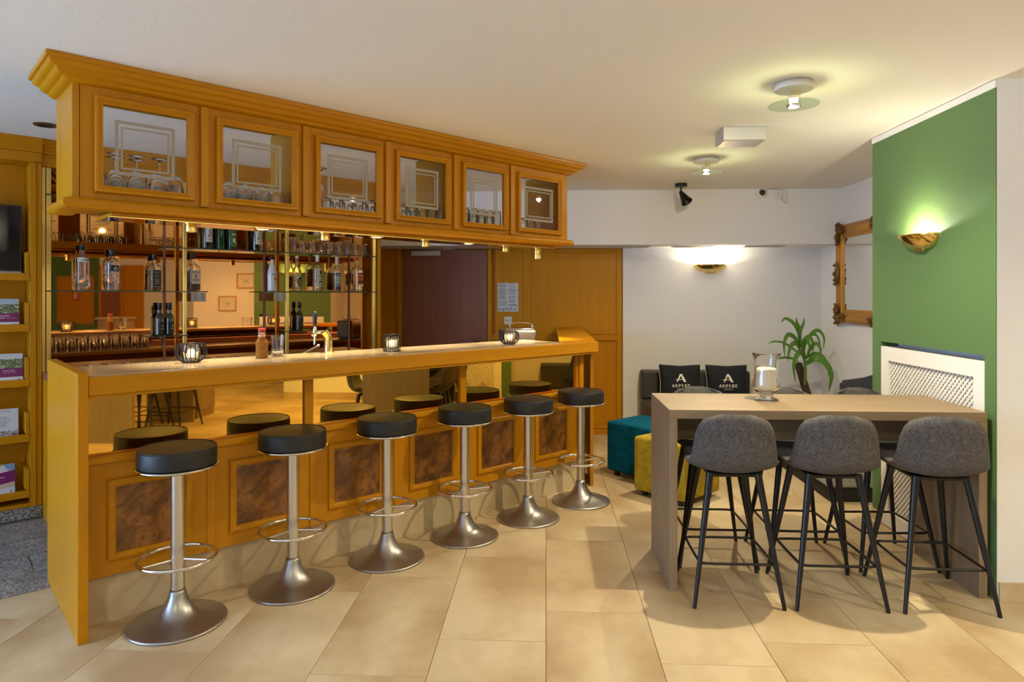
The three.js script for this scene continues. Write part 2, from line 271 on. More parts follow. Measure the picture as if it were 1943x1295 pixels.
// left wall with a wide window front
const wallLeft = struct('wall_left', 'left wall around the street window', null, null, 'wall');
const WZ0 = -2.3, WZ1 = 1.6, WY0 = 0.25, WY1 = 2.3;
part(wallLeft, 'plaster', merge([bx(X_LEFT - 0.15, X_LEFT, 0, WY0, -3.2, Z_REAR, 0), bx(X_LEFT - 0.15, X_LEFT, WY1, CEIL, -3.2, Z_REAR, 0), bx(X_LEFT - 0.15, X_LEFT, WY0, WY1, -3.2, WZ0, 0), bx(X_LEFT - 0.15, X_LEFT, WY0, WY1, WZ1, Z_REAR, 0)]), M.white);
const win = struct('window_1', 'street window with three white framed panes', null, null, 'window');
{
  const n = 3, w = (WZ1 - WZ0) / n;
  for (let k = 0; k < n; k++) {
    const z0 = WZ0 + k * w, z1 = z0 + w;
    const fr = part(win, 'frame', merge([bx(X_LEFT - 0.1, X_LEFT - 0.04, WY0, WY0 + 0.06, z0, z1), bx(X_LEFT - 0.1, X_LEFT - 0.04, WY1 - 0.06, WY1, z0, z1), bx(X_LEFT - 0.1, X_LEFT - 0.04, WY0 + 0.06, WY1 - 0.06, z0, z0 + 0.05), bx(X_LEFT - 0.1, X_LEFT - 0.04, WY0 + 0.06, WY1 - 0.06, z1 - 0.05, z1)]), M.whitePaint);
    part(fr, 'pane', (() => { const g = new THREE.PlaneGeometry(w - 0.1, WY1 - WY0 - 0.12); g.rotateY(Math.PI / 2); g.translate(X_LEFT - 0.07, (WY0 + WY1) / 2, (z0 + z1) / 2); return g; })(), M.pane);
  }
}
// slanted wall behind the back bar, closing the room to the back wall
{
  const g = merge([bs(-2.3, 2.75, 0, CEIL, 2.34, 2.48, 0), bs(2.68, 2.75, 0, CEIL, 2.48, 3.3, 0)]); const o = struct('wall_bar', 'slanted wall behind the back bar', g, M.wood, 'wall'); o.position.set(OX, 0, OZ); o.rotation.y = BAR_RY;
}
// skirting boards of the same stone as the floor
struct('baseboard_right', 'stone skirting along the white wall', bx(X_GREEN + 0.01, X_RIGHT, 0, 0.092, Z_NIB, Z_NIB + 0.011, 0.001, 'x'), M.tile, 'baseboard');
struct('baseboard_right_side', 'stone skirting under the framed notices', bx(X_RIGHT - 0.011, X_RIGHT, 0, 0.092, Z_NIB + 0.012, Z_RIGHT, 0.001, 'z'), M.tile, 'baseboard');
struct('baseboard_green', 'stone skirting under the green wall', bx(X_GREEN - 0.011, X_GREEN, 0, 0.07, Z_NIB2, -4.33, 0.001, 'z'), M.tile, 'baseboard');
struct('baseboard_alcove', 'stone skirting in the alcove', bx(X_ALC - 0.011, X_ALC, 0, 0.07, -6.9, Z_NIB2, 0.001, 'z'), M.tile, 'baseboard');
struct('baseboard_back', 'stone skirting along the back wall', bx(0.8, X_ALC - 0.012, 0, 0.07, Z_BACK, Z_BACK + 0.011, 0.001, 'x'), M.tile, 'baseboard');
// ---------------------------------------------------------------- bar counter
const bar = thing('bar_counter', 'long wooden bar counter with burl panels, mirror band and stone top', 'bar counter', [OX, 0, OZ], BAR_RY);
{
  const L = 3.27, TF = 0.12, mould = [[0, 0], [0, 0.012], [0.006, 0.017], [0.016, 0.019], [0.026, 0.016], [0.03, 0.01], [0.033, 0.01], [0.033, 0]];
  part(bar, 'end_panel', bs(0, 0.04, 0, 1.126, 0, 0.85, 0.004), M.wood, 'lacquered wooden end panel');
  part(bar, 'end_panel', bs(3.225, L, 0.0, 1.014, 0.13, 0.56, 0.004), M.wood);
  part(bar, 'stone_top', (() => { const g = bs(0.042, 2.96, 1.086, 1.112, 0.034, 0.465, 0.004, 'x'); return g; })(), M.counter, 'polished speckled stone counter top with a rough front edge');
  { // chiselled front edge of the stone
    const rr = rng(5), gs = []; for (let s = 0.045; s < 2.93; s += 0.022) { const w = 0.014 + rr() * 0.012, g = new THREE.IcosahedronGeometry(0.007 + rr() * 0.003, 0); g.scale(w / 0.012, 0.9, 0.55); g.translate(s + rr() * 0.01, 1.103 + rr() * 0.003, -0.0345); gs.push(g); }
    part(bar, 'stone_edge', merge(gs), M.counter);
  }
  { // wooden return running from the bar end straight to the back wall
    const toBar = new THREE.Matrix4().makeRotationY(BAR_RY).setPosition(OX, 0, OZ).invert(), A = BP(2.963, 0.034), B = BP(3.29, 0.034);
    const sh = new THREE.Shape([[A[0], -A[2]], [B[0], -B[2]], [B[0], -Z_BACK - 0.014], [0.1, -Z_BACK - 0.014], [0.1, -A[2] - 0.04]].map((q) => new THREE.Vector2(...q)));
    const g = new THREE.ExtrudeGeometry(sh, { depth: 0.034, bevelEnabled: false }); g.rotateX(-Math.PI / 2); g.translate(0, 1.079, 0); mapUV(g, 'z'); g.applyMatrix4(toBar); part(bar, 'wood_top', g, M.wood, 'wooden return of the counter top');
    const w = bx(0.335, 0.36, 0, 1.078, Z_BACK + 0.014, -5.03, 0.003); w.applyMatrix4(toBar); part(bar, 'return_panel', w, M.wood);
  }
  part(bar, 'fascia', bs(0.041, 3.29, 1.03, 1.106, 0, 0.033, 0.003, 'x'), M.wood);
  part(bar, 'counter_underside', bs(0.041, 3.26, 1.015, 1.03, 0.012, 0.165, 0.002, 'x'), M.wood);
  part(bar, 'counter_body', bs(0.041, 3.224, 0.04, 1.014, 0.17, 0.56, 0.002, 'x'), M.door);
  part(bar, 'work_shelf', bs(0.041, 3.3, 0.93, 0.96, 0.561, 0.92, 0.003, 'x'), M.steel);
  part(bar, 'ledge', bs(0.041, 3.224, 0.716, 0.742, 0.098, 0.157, 0.004, 'x'), M.wood);
  const edges = [0.041, 1.05, 1.1, 2.1, 2.15, 3.2];
  for (let k = 0; k < 3; k++) { part(bar, 'mirror', bs(edges[2 * k] + 0.001, edges[2 * k + 1] - 0.001, 0.743, 1.014, 0.158, 0.168, 0), M.mirrorFront, 'amber tinted mirror band'); part(bar, 'mirror_stile', bs(edges[2 * k + 1], edges[2 * k + 1] + (k < 2 ? 0.05 : 0.024), 0.743, 1.014, 0.142, 0.168, 0.003), M.wood); }
  part(bar, 'front_board', bs(0.041, 3.224, 0.213, 0.716, TF, 0.165, 0.003), M.wood);
  part(bar, 'kickboard', bs(0.041, 3.224, 0, 0.212, TF + 0.03, 0.165, 0.001, 'x'), M.tile, 'stone tiled kickboard');
  for (let k = 0; k < 6; k++) {
    const s0 = 0.128 + 0.5225 * k, s1 = s0 + 0.348;
    const p = part(bar, 'burl_panel', bs(s0 + 0.03, s1 - 0.03, 0.308, 0.607, TF - 0.004, TF + 0.002, 0.001), M.burl, 'dark burl veneer panel');
    const g = frameRect(s0, s1, 0.279, 0.636, mould); g.translate(0, 0, -TF); part(p, 'moulding', g, M.wood);
    if (k < 5) part(bar, 'pilaster', bs(s1 + 0.068, s1 + 0.107, 0.213, 0.7155, TF - 0.006, TF, 0.002), M.wood);
  }
}
// ---------------------------------------------------------------- overhead glass cabinet
const CAN_RY = BAR_RY + 1.6 * Math.PI / 180, CAN_O = BP(0.012, 0.215);
const CP = (x, z, y) => { const c = Math.cos(CAN_RY), s = Math.sin(CAN_RY); return [CAN_O[0] + x * c + z * s, y, CAN_O[2] - x * s + z * c]; };   // along, towards the room, up
const canopy = thing('overhead_cabinet', 'wooden glass-fronted cabinet hanging from the ceiling above the bar', 'cabinet', [CAN_O[0], 0, CAN_O[2]], CAN_RY);
const CL = 3.262, CD = 0.36, CI = 0.43;
{
  const bays = [0.0, 0.553, 1.087, 1.618, 2.143, 2.66, CL];
  const doors = [];
  for (let k = 0; k < 6; k++) { const a = k === 0 ? 0.083 : bays[k] + 0.055, b = k === 5 ? CL - 0.075 : bays[k + 1] - 0.048; doors.push([a, b]); }
  part(canopy, 'face_frame', holedBoard(0.03, CL, 1.868, 2.4, doors.map(([a, b]) => [a + 0.022, b - 0.022, 1.934, 2.324]), 0.02), M.wood);
  part(canopy, 'side_panel', bx(0, 0.028, 1.868, 2.4, -CD, 0, 0.003), M.wood);
  part(canopy, 'side_panel', bx(CL - 0.028, CL - 0.001, 1.868, 2.4, -CI, -0.021, 0.003), M.wood);
  part(canopy, 'cabinet_floor', bx(0.029, CL - 0.029, 1.898, 1.918, -CI, -0.021, 0.002, 'x'), M.wood);
  part(canopy, 'cabinet_top', bx(0.029, CL - 0.029, 2.41, 2.426, -CI, -0.021, 0.002, 'x'), M.wood);
  for (const x of [1.09, 2.145]) part(canopy, 'divider', bx(x - 0.01, x + 0.01, 1.919, 2.399, -CI, -0.022, 0.002), M.wood);
  part(canopy, 'rear_rail', merge([bx(0.029, CL - 0.029, 1.868, 1.93, -CI - 0.018, -CI - 0.001, 0.002, 'x')]), M.wood);
  const path = [[0, -CD], [0, 0], [CL, 0], [CL, -CD]].map(([x, z]) => [x, z]);
  const corn = [[-0.02, 2.385], [0.006, 2.385], [0.02, 2.39], [0.032, 2.398], [0.036, 2.405], [0.05, 2.408], [0.062, 2.416], [0.067, 2.428], [0.07, 2.431], [0.085, 2.434], [0.094, 2.443], [0.097, 2.454], [0.108, 2.456], [0.11, 2.462], [0.11, 2.4755], [-0.02, 2.4755]];
  const flip = (p) => p.map(([o, y]) => [-o, y]);
  part(canopy, 'cornice', sweep(path, false, flip(corn)), M.wood, 'stepped wooden cornice');
  const tor = [[-0.06, 1.835], [0.012, 1.835], [0.026, 1.838], [0.036, 1.847], [0.04, 1.858], [0.036, 1.87], [0.026, 1.879], [0.012, 1.884], [0.004, 1.8855], [0, 1.8855], [0, 1.866], [-0.06, 1.866]];
  part(canopy, 'lower_moulding', sweep(path, false, flip(tor)), M.wood, 'rounded lower moulding');
  part(canopy, 'underside', bx(0.03, CL - 0.03, 1.85, 1.8655, -CD, -0.062, 0.001, 'x'), M.wood);
  for (let k = 1; k < 6; k++) part(canopy, 'pilaster', bx(bays[k] - 0.019, bays[k] + 0.019, 1.887, 2.384, 0.0005, 0.018, 0.003), M.wood);
  const prof = [[0, 0], [0, 0.02], [0.004, 0.026], [0.013, 0.027], [0.025, 0.016], [0.029, 0.012], [0.034, 0.012], [0.034, 0]];
  doors.forEach(([a, b], k) => {
    const y0 = 1.912, y1 = 2.346, d = part(canopy, 'door', frameRect(a, b, y0, y1, prof), M.wood, undefined, [0, 0, 0.0005]);
    part(d, 'pane', (() => { const g = new THREE.PlaneGeometry(b - a - 0.05, y1 - y0 - 0.05); g.translate((a + b) / 2, (y0 + y1) / 2, -0.008); return g; })(), M.pane);
    const rect = (m, w) => { const x0 = a + 0.034 + m, x1 = b - 0.034 - m, p0 = y0 + 0.034 + m * 1.15, p1 = y1 - 0.034 - m * 1.15, z0 = -0.0068, z1 = -0.0058; return [bx(x0, x1, p0, p0 + w, z0, z1, 0), bx(x0, x1, p1 - w, p1, z0, z1, 0), bx(x0, x0 + w, p0 + w, p1 - w, z0, z1, 0), bx(x1 - w, x1, p0 + w, p1 - w, z0, z1, 0)]; };
    part(d, 'etched_border', merge([...rect(0.05, 0.0155), ...rect(0.074, 0.009)]), M.etched, 'frosted double border');
  });
  // light trough below: a mirrored strip between two brass rails
  part(canopy, 'light_board', bx(0.16, CL - 0.1, 1.818, 1.834, -CD + 0.04, -0.045, 0.002, 'x'), M.wood);
  part(canopy, 'mirror_strip', bx(0.17, CL - 0.11, 1.8175, 1.8182, -CD + 0.06, -0.06, 0), M.mirrorBronze);
  for (const z of [-0.044, -0.052]) part(canopy, 'brass_rail', bx(0.15, CL - 0.09, 1.811, 1.817, z - 0.003, z + 0.003, 0.0015, 'x'), M.brass, 'thin brass rail');
}
// brass spots and flat discs under the cabinet
const spotX = [0.535, 0.905, 1.275, 1.625, 1.995, 2.37, 2.72, 3.06];
spotX.forEach((x, k) => {
  const can = k % 2 === 0 || k === 7, p = CP(x, -0.13, 1.817);
  const o = thing(can ? 'brass_spotlight' : 'puck_light', can ? (k === 7 ? 'brass double cylinder spotlight at the end of the overhead cabinet' : 'small brass cylinder spotlight under the overhead cabinet') : 'flat round downlight under the overhead cabinet', 'spotlight', p, CAN_RY, can ? (k === 7 ? undefined : 'brass spotlights above the bar') : 'flat downlights above the bar');
  if (can) {
    part(o, 'flange', cyl(0.034, 0.034, -0.003, 0, 28), M.brass); const h = k === 7 ? 0.085 : 0.044;
    part(o, 'housing', lathe([[0.02, -0.003], [0.026, -0.004], [0.027, -h + 0.002], [0.025, -h], [0.021, -h], [0.019, -h + 0.012], [0, -h + 0.014]], 28), M.brass);
    if (k === 7) part(o, 'collar', lathe([[0.027, -0.046], [0.031, -0.048], [0.031, -0.052], [0.027, -0.054]], 28), M.brass);
    part(o, 'lamp', cyl(0.017, 0.017, -h + 0.004, -h + 0.008, 20), M.bulb, 'glowing lamp');
    const l = new THREE.SpotLight(WARM, 4.0, 0, 0.58, 1, 2); l.position.set(p[0], 1.817 - h - 0.004, p[2]); l.target.position.set(p[0], 0, p[2]); l.shadow.radius = 1; l.name = 'spot'; scene.add(l, l.target);
  } else {
    part(o, 'ring', lathe([[0.046, 0], [0.046, -0.004], [0.04, -0.008], [0.032, -0.006], [0.032, 0]], 28), M.brass);
    part(o, 'lamp', cyl(0.031, 0.031, -0.005, -0.002, 24), M.bulb, 'glowing lamp');
    const l = new THREE.SpotLight(WARM, 2.6, 0, 0.58, 1, 2); l.position.set(p[0], 1.807, p[2]); l.target.position.set(p[0], 0, p[2]); l.name = 'spot'; scene.add(l, l.target);
  }
});
// ---------------------------------------------------------------- bar stools
{
  const make = () => {
    const o = thing('bar_stool', '', 'bar stool');
    part(o, 'base', lathe([[0, 0.002], [0.196, 0.002], [0.203, 0.0], [0.205, 0.005], [0.203, 0.01], [0.196, 0.013], [0.15, 0.022], [0.105, 0.036], [0.075, 0.056], [0.056, 0.082], [0.042, 0.11], [0.034, 0.138], [0.0305, 0.152], [0, 0.152]], 56), M.steelWorn, 'worn steel trumpet base');
    part(o, 'column', merge([cyl(0.029, 0.029, 0.15, 0.7, 28), cyl(0.031, 0.031, 0.262, 0.3, 28)]), M.steel, 'polished steel column');
    const ring = new THREE.TorusGeometry(0.158, 0.0085, 12, 56); ring.rotateX(Math.PI / 2); ring.translate(0, 0.288, 0);
    const sp = []; for (const a of [0.5, 2.6, 4.7]) sp.push(rod([0.03 * Math.cos(a), 0.283, 0.03 * Math.sin(a)], [0.156 * Math.cos(a), 0.288, 0.156 * Math.sin(a)], 0.0055));
    part(o, 'footrest', merge([ring, ...sp]), M.chrome, 'chrome ring footrest');
    part(o, 'seat_ring', lathe([[0.03, 0.68], [0.06, 0.684], [0.15, 0.69], [0.167, 0.69], [0.171, 0.696], [0.167, 0.702], [0.03, 0.702]], 56), M.chrome, 'chrome ring under the seat');
    const seat = part(o, 'seat', lathe([[0, 0.703], [0.158, 0.703], [0.162, 0.706], [0.1625, 0.73], [0.161, 0.77], [0.158, 0.776], [0.12, 0.781], [0, 0.784]], 56), M.leather, 'round black leather cushion');
    const pip = new THREE.TorusGeometry(0.1575, 0.0035, 8, 56); pip.rotateX(Math.PI / 2); pip.translate(0, 0.7765, 0); part(seat, 'piping', pip, M.leather);
    return o;
  };
  const st = make(), where = ['in front of the bar end panel, first of the row', 'second from the bar end panel', 'third from the bar end panel', 'fourth from the bar end panel', 'fifth from the bar end panel', 'at the far end of the bar, beside the teal pouf'];
  const pos = [[0.366, -0.06], [0.895, -0.06], [1.433, -0.064], [1.955, -0.088], [2.463, -0.108], [2.979, -0.1]];
  pos.forEach(([s, t], k) => { const p = BP(s, t), lab = 'round black leather bar stool ' + where[k]; if (k === 0) { st.position.set(...p); st.rotation.y = 0.4; st.userData.label = lab; st.userData.group = 'bar stools along the counter'; } else copy(st, p, 0.4 + k * 0.13, lab, 'bar stools along the counter'); });
}
// ---------------------------------------------------------------- high tables
function highTable(x0, x1, z0, z1, label) {
  const H = 0.89, o = thing('high_table', label, 'table', [(x0 + x1) / 2, 0, (z0 + z1) / 2]), w = (x1 - x0) / 2, d = (z1 - z0) / 2;
  part(o, 'table_top', bx(-w, w, H - 0.044, H, -d, d, 0.0015, 'x'), M.oak);
  for (const s of [-1, 1]) part(o, 'leg_panel', bx(s < 0 ? -w : w - 0.04, s < 0 ? -w + 0.04 : w, 0, H - 0.0445, -d, d, 0.0015, 'y'), M.oak);
  part(o, 'apron', bx(-w + 0.041, w - 0.041, 0.692, H - 0.0445, -0.012, 0.012, 0.001, 'x'), M.oak);
  return o;
}
highTable(0.603, 2.108, -3.815, -3.262, 'high pale oak table standing against the green wall');
highTable(1.45, 2.6, -0.75, -0.2, 'second high pale oak table by the lobby, seen in the bar mirror');
// ---------------------------------------------------------------- upholstered bar chairs
function chairShell() {
  const key = [[0.0, 0.588, 0.19], [0.06, 0.622, 0.2], [0.15, 0.636, 0.165], [0.35, 0.63, 0.05], [0.5, 0.626, -0.07], [0.6, 0.634, -0.15], [0.68, 0.674, -0.2], [0.82, 0.785, -0.228], [1, 0.905, -0.25]];
  const curve = new THREE.CatmullRomCurve3(key.map(([, y, z]) => new THREE.Vector3(0, y, z)), false, 'centripetal');
  const nu = 26, nv = 46, th = 0.038;
  const wid = (v) => { let w; if (v < 0.6) w = 0.172 + 0.036 * Math.sin(Math.min(1, v / 0.6) * Math.PI / 2); else w = 0.214 - 0.05 * Math.pow((v - 0.6) / 0.4, 1.1);
    const e = v > 0.86 ? (v - 0.86) / 0.14 : v < 0.2 ? (0.2 - v) / 0.2 : 0; return w * (0.55 + 0.45 * Math.sqrt(Math.max(0, 1 - Math.pow(e, 3.2)))); };
  const S = (u, v) => { const p = curve.getPoint(v), b = Math.max(0, Math.min(1, (v - 0.5) / 0.25)), k = u * u; return new THREE.Vector3(u * wid(v), p.y + (1 - b) * 0.016 * k + 0.034 * k * Math.max(0, 1 - Math.abs(v - 0.58) * 4.5) - 0.013 * k * Math.max(0, (v - 0.78) / 0.22), p.z + b * 0.045 * k); };
  const N = (u, v) => { const e = 1e-3, a = S(u + e, v).sub(S(u - e, v)), b = S(u, Math.min(1, v + e)).sub(S(u, Math.max(0, v - e))); return a.cross(b).normalize(); };
  const pos = [], uv = [], idx = [], top = [], bot = [];
  for (let j = 0; j <= nv; j++) for (let i = 0; i <= nu; i++) {
    const u = -1 + 2 * i / nu, v = j / nv, p = S(u, v), n = N(u, v), t = th * 0.5 * Math.sqrt(Math.max(0.05, 1 - Math.pow(Math.abs(u), 10))) * Math.sqrt(Math.max(0.05, 1 - Math.pow(Math.abs(2 * v - 1), 40)));
    top.push(p.clone().addScaledVector(n, t)); bot.push(p.clone().addScaledVector(n, -t)); uv.push([u * 0.2, v * 0.62]);
  }
  const W = nu + 1, add = (arr) => { const b = pos.length / 3; arr.forEach((p) => pos.push(p.x, p.y, p.z)); return b; };
  const a = add(top), b = add(bot), UV = [...uv, ...uv].flat();
  for (let j = 0; j < nv; j++) for (let i = 0; i < nu; i++) { const q = j * W + i; idx.push(a + q, a + q + 1, a + q + W + 1, a + q, a + q + W + 1, a + q + W, b + q, b + q + W + 1, b + q + 1, b + q, b + q + W, b + q + W + 1); }
  const rim = []; for (let i = 0; i < nu; i++) rim.push(i); for (let j = 0; j < nv; j++) rim.push(j * W + nu); for (let i = nu; i > 0; i--) rim.push(nv * W + i); for (let j = nv; j > 0; j--) rim.push(j * W);
  rim.forEach((q, k) => { const r = rim[(k + 1) % rim.length]; idx.push(a + q, b + r, a + r, a + q, b + q, b + r); });
  const g = new THREE.BufferGeometry(); g.setAttribute('position', new THREE.Float32BufferAttribute(pos, 3)); g.setAttribute('uv', new THREE.Float32BufferAttribute(UV, 2)); g.setIndex(idx); g.computeVertexNormals(); return g;
}
{
  const o = thing('bar_chair', '', 'bar chair');
  part(o, 'seat_shell', chairShell(), M.fabric, 'grey woven fabric seat and backrest in one shell');
  part(o, 'seat_plate', bx(-0.12, 0.12, 0.588, 0.606, -0.125, 0.125, 0.006), M.blackMetal);
  const F = 0.205, T = 0.112;
  for (const [sx, sz] of [[-1, 1], [1, 1], [-1, -1], [1, -1]]) part(o, 'leg', rod([sx * F, 0, sz * F], [sx * T, 0.605, sz * T], 0.009, 0.0175, 14), M.blackMetal);
  const q = F - (F - T) * (0.195 / 0.605) - 0.006, rr = 0.02, pts = [];
  for (const [cx, cz, a0] of [[q - rr, q - rr, 0], [-q + rr, q - rr, 1], [-q + rr, -q + rr, 2], [q - rr, -q + rr, 3]]) for (let k = 0; k <= 3; k++) { const a = (a0 + k / 3) * Math.PI / 2; pts.push([cx + rr * Math.cos(a), 0.195, cz + rr * Math.sin(a)]); }
  part(o, 'footrest', tube(pts, 0.0065, 120, 8, true), M.blackMetal, 'black steel rod footrest');
  const spots = [[0.892, -3.296, Math.PI, 'in front of the table end away from the green wall', 0], [1.356, -3.295, Math.PI, 'in front of the middle of the high table', 0], [1.842, -3.283, Math.PI - 0.03, 'in front of the table next to the green wall', 0],
    [0.915, -3.748, 0, 'behind the table end away from the green wall', 1], [1.38, -3.748, 0, 'behind the middle of the high table', 1], [1.84, -3.748, 0.04, 'behind the table next to the radiator cover', 1],
    [1.73, -0.7, 0, 'at the second table by the lobby', 2], [2.24, -0.71, 0.06, 'at the second table by the lobby', 2], [1.73, -0.25, Math.PI, 'at the second table by the lobby', 2], [2.24, -0.25, Math.PI, 'at the second table by the lobby', 2]];
  const grp = ['chairs on the room side of the high table', 'chairs on the far side of the high table', 'chairs at the second table'];
  spots.forEach(([x, z, a, w, g], k) => { const lab = 'grey fabric bar chair ' + w; if (!k) { o.position.set(x, 0, z); o.rotation.y = a; o.userData.label = lab; o.userData.group = grp[g]; } else { const c = copy(o, [x, 0, z], a, lab, grp[g]); c.children[0].rotation.y = [0, -0.1, -0.16, 0.08, -0.05, 0.06][k] || 0; } if (!k) o.children[0].rotation.y = -0.09; });
}
// ---------------------------------------------------------------- poufs
function pouf(name, x, z, ry, size, h, mat, label) {
  const o = thing(name, label, 'pouf', [x, 0, z], ry), s = size / 2;
  const g = new RoundedBoxGeometry(size, h - 0.04, size, 6, 0.022), p = g.attributes.position;
  for (let i = 0; i < p.count; i++) { const X = p.getX(i) / s, Z = p.getZ(i) / s, Y = p.getY(i); if (Y > 0) p.setY(i, Y + 0.022 * (1 - X * X) * (1 - Z * Z)); }
  g.computeVertexNormals(); g.translate(0, 0.04 + (h - 0.04) / 2, 0); mapUV(g, 'y', R(), R());
  const body = part(o, 'body', g, mat);
  for (const q of [-1, 1]) part(body, 'seam', tube([[-s + 0.02, h - 0.03, q * (s - 0.003)], [0, h - 0.03, q * (s - 0.0005)], [s - 0.02, h - 0.03, q * (s - 0.003)]], 0.003, 20, 6), mat);
  for (const [a, b] of [[-1, -1], [1, -1], [-1, 1], [1, 1]]) part(o, 'foot', cyl(0.022, 0.026, 0, 0.0405, 16, a * (s - 0.06), b * (s - 0.06)), M.blackPlastic, 'black round foot');
}
pouf('pouf', 0.8, -5.36, 0.75, 0.44, 0.435, M.teal, 'teal velvet cube pouf beside the wooden wall');
pouf('pouf', 0.945, -4.83, 0.76, 0.44, 0.425, M.yellow, 'mustard yellow velvet cube pouf behind the table leg');
// ---------------------------------------------------------------- bench seating in the alcove
{
  const o = thing('bench_sofa', 'dark grey leather bench along the white back wall', 'bench', [1.5, 0, -6.53]);
  part(o, 'base', bx(-0.5, 0.5, 0.0, 0.1, -0.3, 0.26, 0.004), M.dark);
  part(o, 'seat', bx(-0.53, 0.55, 0.1, 0.4, -0.33, 0.33, 0.02, 'x', 3), M.sofa);
  part(o, 'backrest', bx(-0.53, 0.55, 0.402, 0.685, -0.36, -0.2, 0.02, 'x', 3), M.sofa);
  const p = thing('bench_sofa', 'grey leather bench behind the green wall, under the gilt mirror', 'bench', [2.38, 0, -5.38]);
  part(p, 'base', bx(-0.39, 0.38, 0, 0.1, -0.6, 0.645, 0.004), M.dark);
  part(p, 'seat', bx(-0.41, 0.4, 0.1, 0.4, -0.62, 0.66, 0.02, 'z', 3), M.sofaLight);
  part(p, 'backrest', bx(0.22, 0.4, 0.402, 0.68, -0.62, 0.66, 0.02, 'z', 3), M.sofa);
}
// ---------------------------------------------------------------- cushions
function logo(x, w, h) {
  x.fillStyle = '#10131c'; x.fillRect(0, 0, w, h);
  x.fillStyle = '#e9e4da';
  const A = (pts) => { x.beginPath(); pts.forEach(([a, b], i) => i ? x.lineTo(a * w, b * h) : x.moveTo(a * w, b * h)); x.closePath(); x.fill(); };
  A([[0.475, 0.26], [0.52, 0.26], [0.62, 0.48], [0.555, 0.48]]);
  A([[0.475, 0.26], [0.5, 0.30], [0.44, 0.435], [0.415, 0.48], [0.392, 0.48]]);
  A([[0.375, 0.405], [0.545, 0.405], [0.551, 0.422], [0.368, 0.422]]);
  x.textAlign = 'center'; x.font = 'bold ' + Math.round(h * 0.105) + 'px serif';
  const word = 'ASPIRE'; [...word].forEach((c, i) => x.fillText(c, w * (0.5 + (i - 2.5) * 0.078 - (i > 2 ? 0.012 : 0)), h * 0.615));
  x.font = 'bold ' + Math.round(h * 0.042) + 'px serif'; x.fillText('H O T E L', w * 0.5, h * 0.685);
}
const logoMat = std({ map: print(512, 512, logo), roughness: 0.85, bumpMap: tWeaveB, bumpScale: 0.0003 });
function cushion(w, h, th, label, pos, ry, tilt, withLogo, group, roll = 0) {
  const o = thing('cushion', label, 'cushion', pos, ry, group), n = 24;
  const side = (s) => { const g = new THREE.PlaneGeometry(2, 2, n, n), p = g.attributes.position;
    for (let i = 0; i < p.count; i++) { const X = p.getX(i), Y = p.getY(i), e = Math.sqrt(Math.max(0, (1 - X * X) * (1 - Y * Y))), wob = 0.006 * Math.sin(X * 7 + Y * 3) * e;
      const pinch = 1 - 0.07 * (1 - Math.abs(X)) * Math.abs(Y), pinchx = 1 - 0.07 * (1 - Math.abs(Y)) * Math.abs(X);
      p.setXYZ(i, s * X * w / 2 * pinchx, h / 2 + Y * h / 2 * pinch, s * (th / 2 * Math.pow(e, 0.7) + wob)); }
    g.computeVertexNormals(); return g; };
  const T = new THREE.Matrix4().makeRotationX(tilt).multiply(new THREE.Matrix4().makeTranslation(0, h / 2, 0)).multiply(new THREE.Matrix4().makeRotationZ(roll)).multiply(new THREE.Matrix4().makeTranslation(0, -h / 2, 0));
  const f = side(1), b = side(-1); f.applyMatrix4(T); b.applyMatrix4(T);
  part(o, 'front', f, withLogo ? logoMat : M.navy, withLogo ? 'navy front printed with a white letter and hotel name' : undefined); part(o, 'back', b, M.navy);
  const pts = []; for (let k = 0; k <= 10; k++) { const Y = -1 + k / 5; pts.push(new THREE.Vector3(-w / 2 * (1 - 0.07 * (1 - Math.abs(Y))), h / 2 + Y * h / 2, 0).applyMatrix4(T).toArray()); }
  part(o, 'piping', tube(pts, 0.0025, 30, 6), M.whitePaint, 'thin white piping');
}
cushion(0.41, 0.37, 0.13, 'navy hotel cushion on the bench, beside the bench end', [1.325, 0.4, -6.56], 0, -0.2, true);
cushion(0.41, 0.37, 0.13, 'navy hotel cushion on the bench, beside the candle vase', [1.78, 0.4, -6.56], 0, -0.2, true);
cushion(0.42, 0.4, 0.13, 'plain navy cushion leaning on the bench behind the green wall', [2.42, 0.44, -5.2], -1.2, -0.22, false, undefined, 0.3);
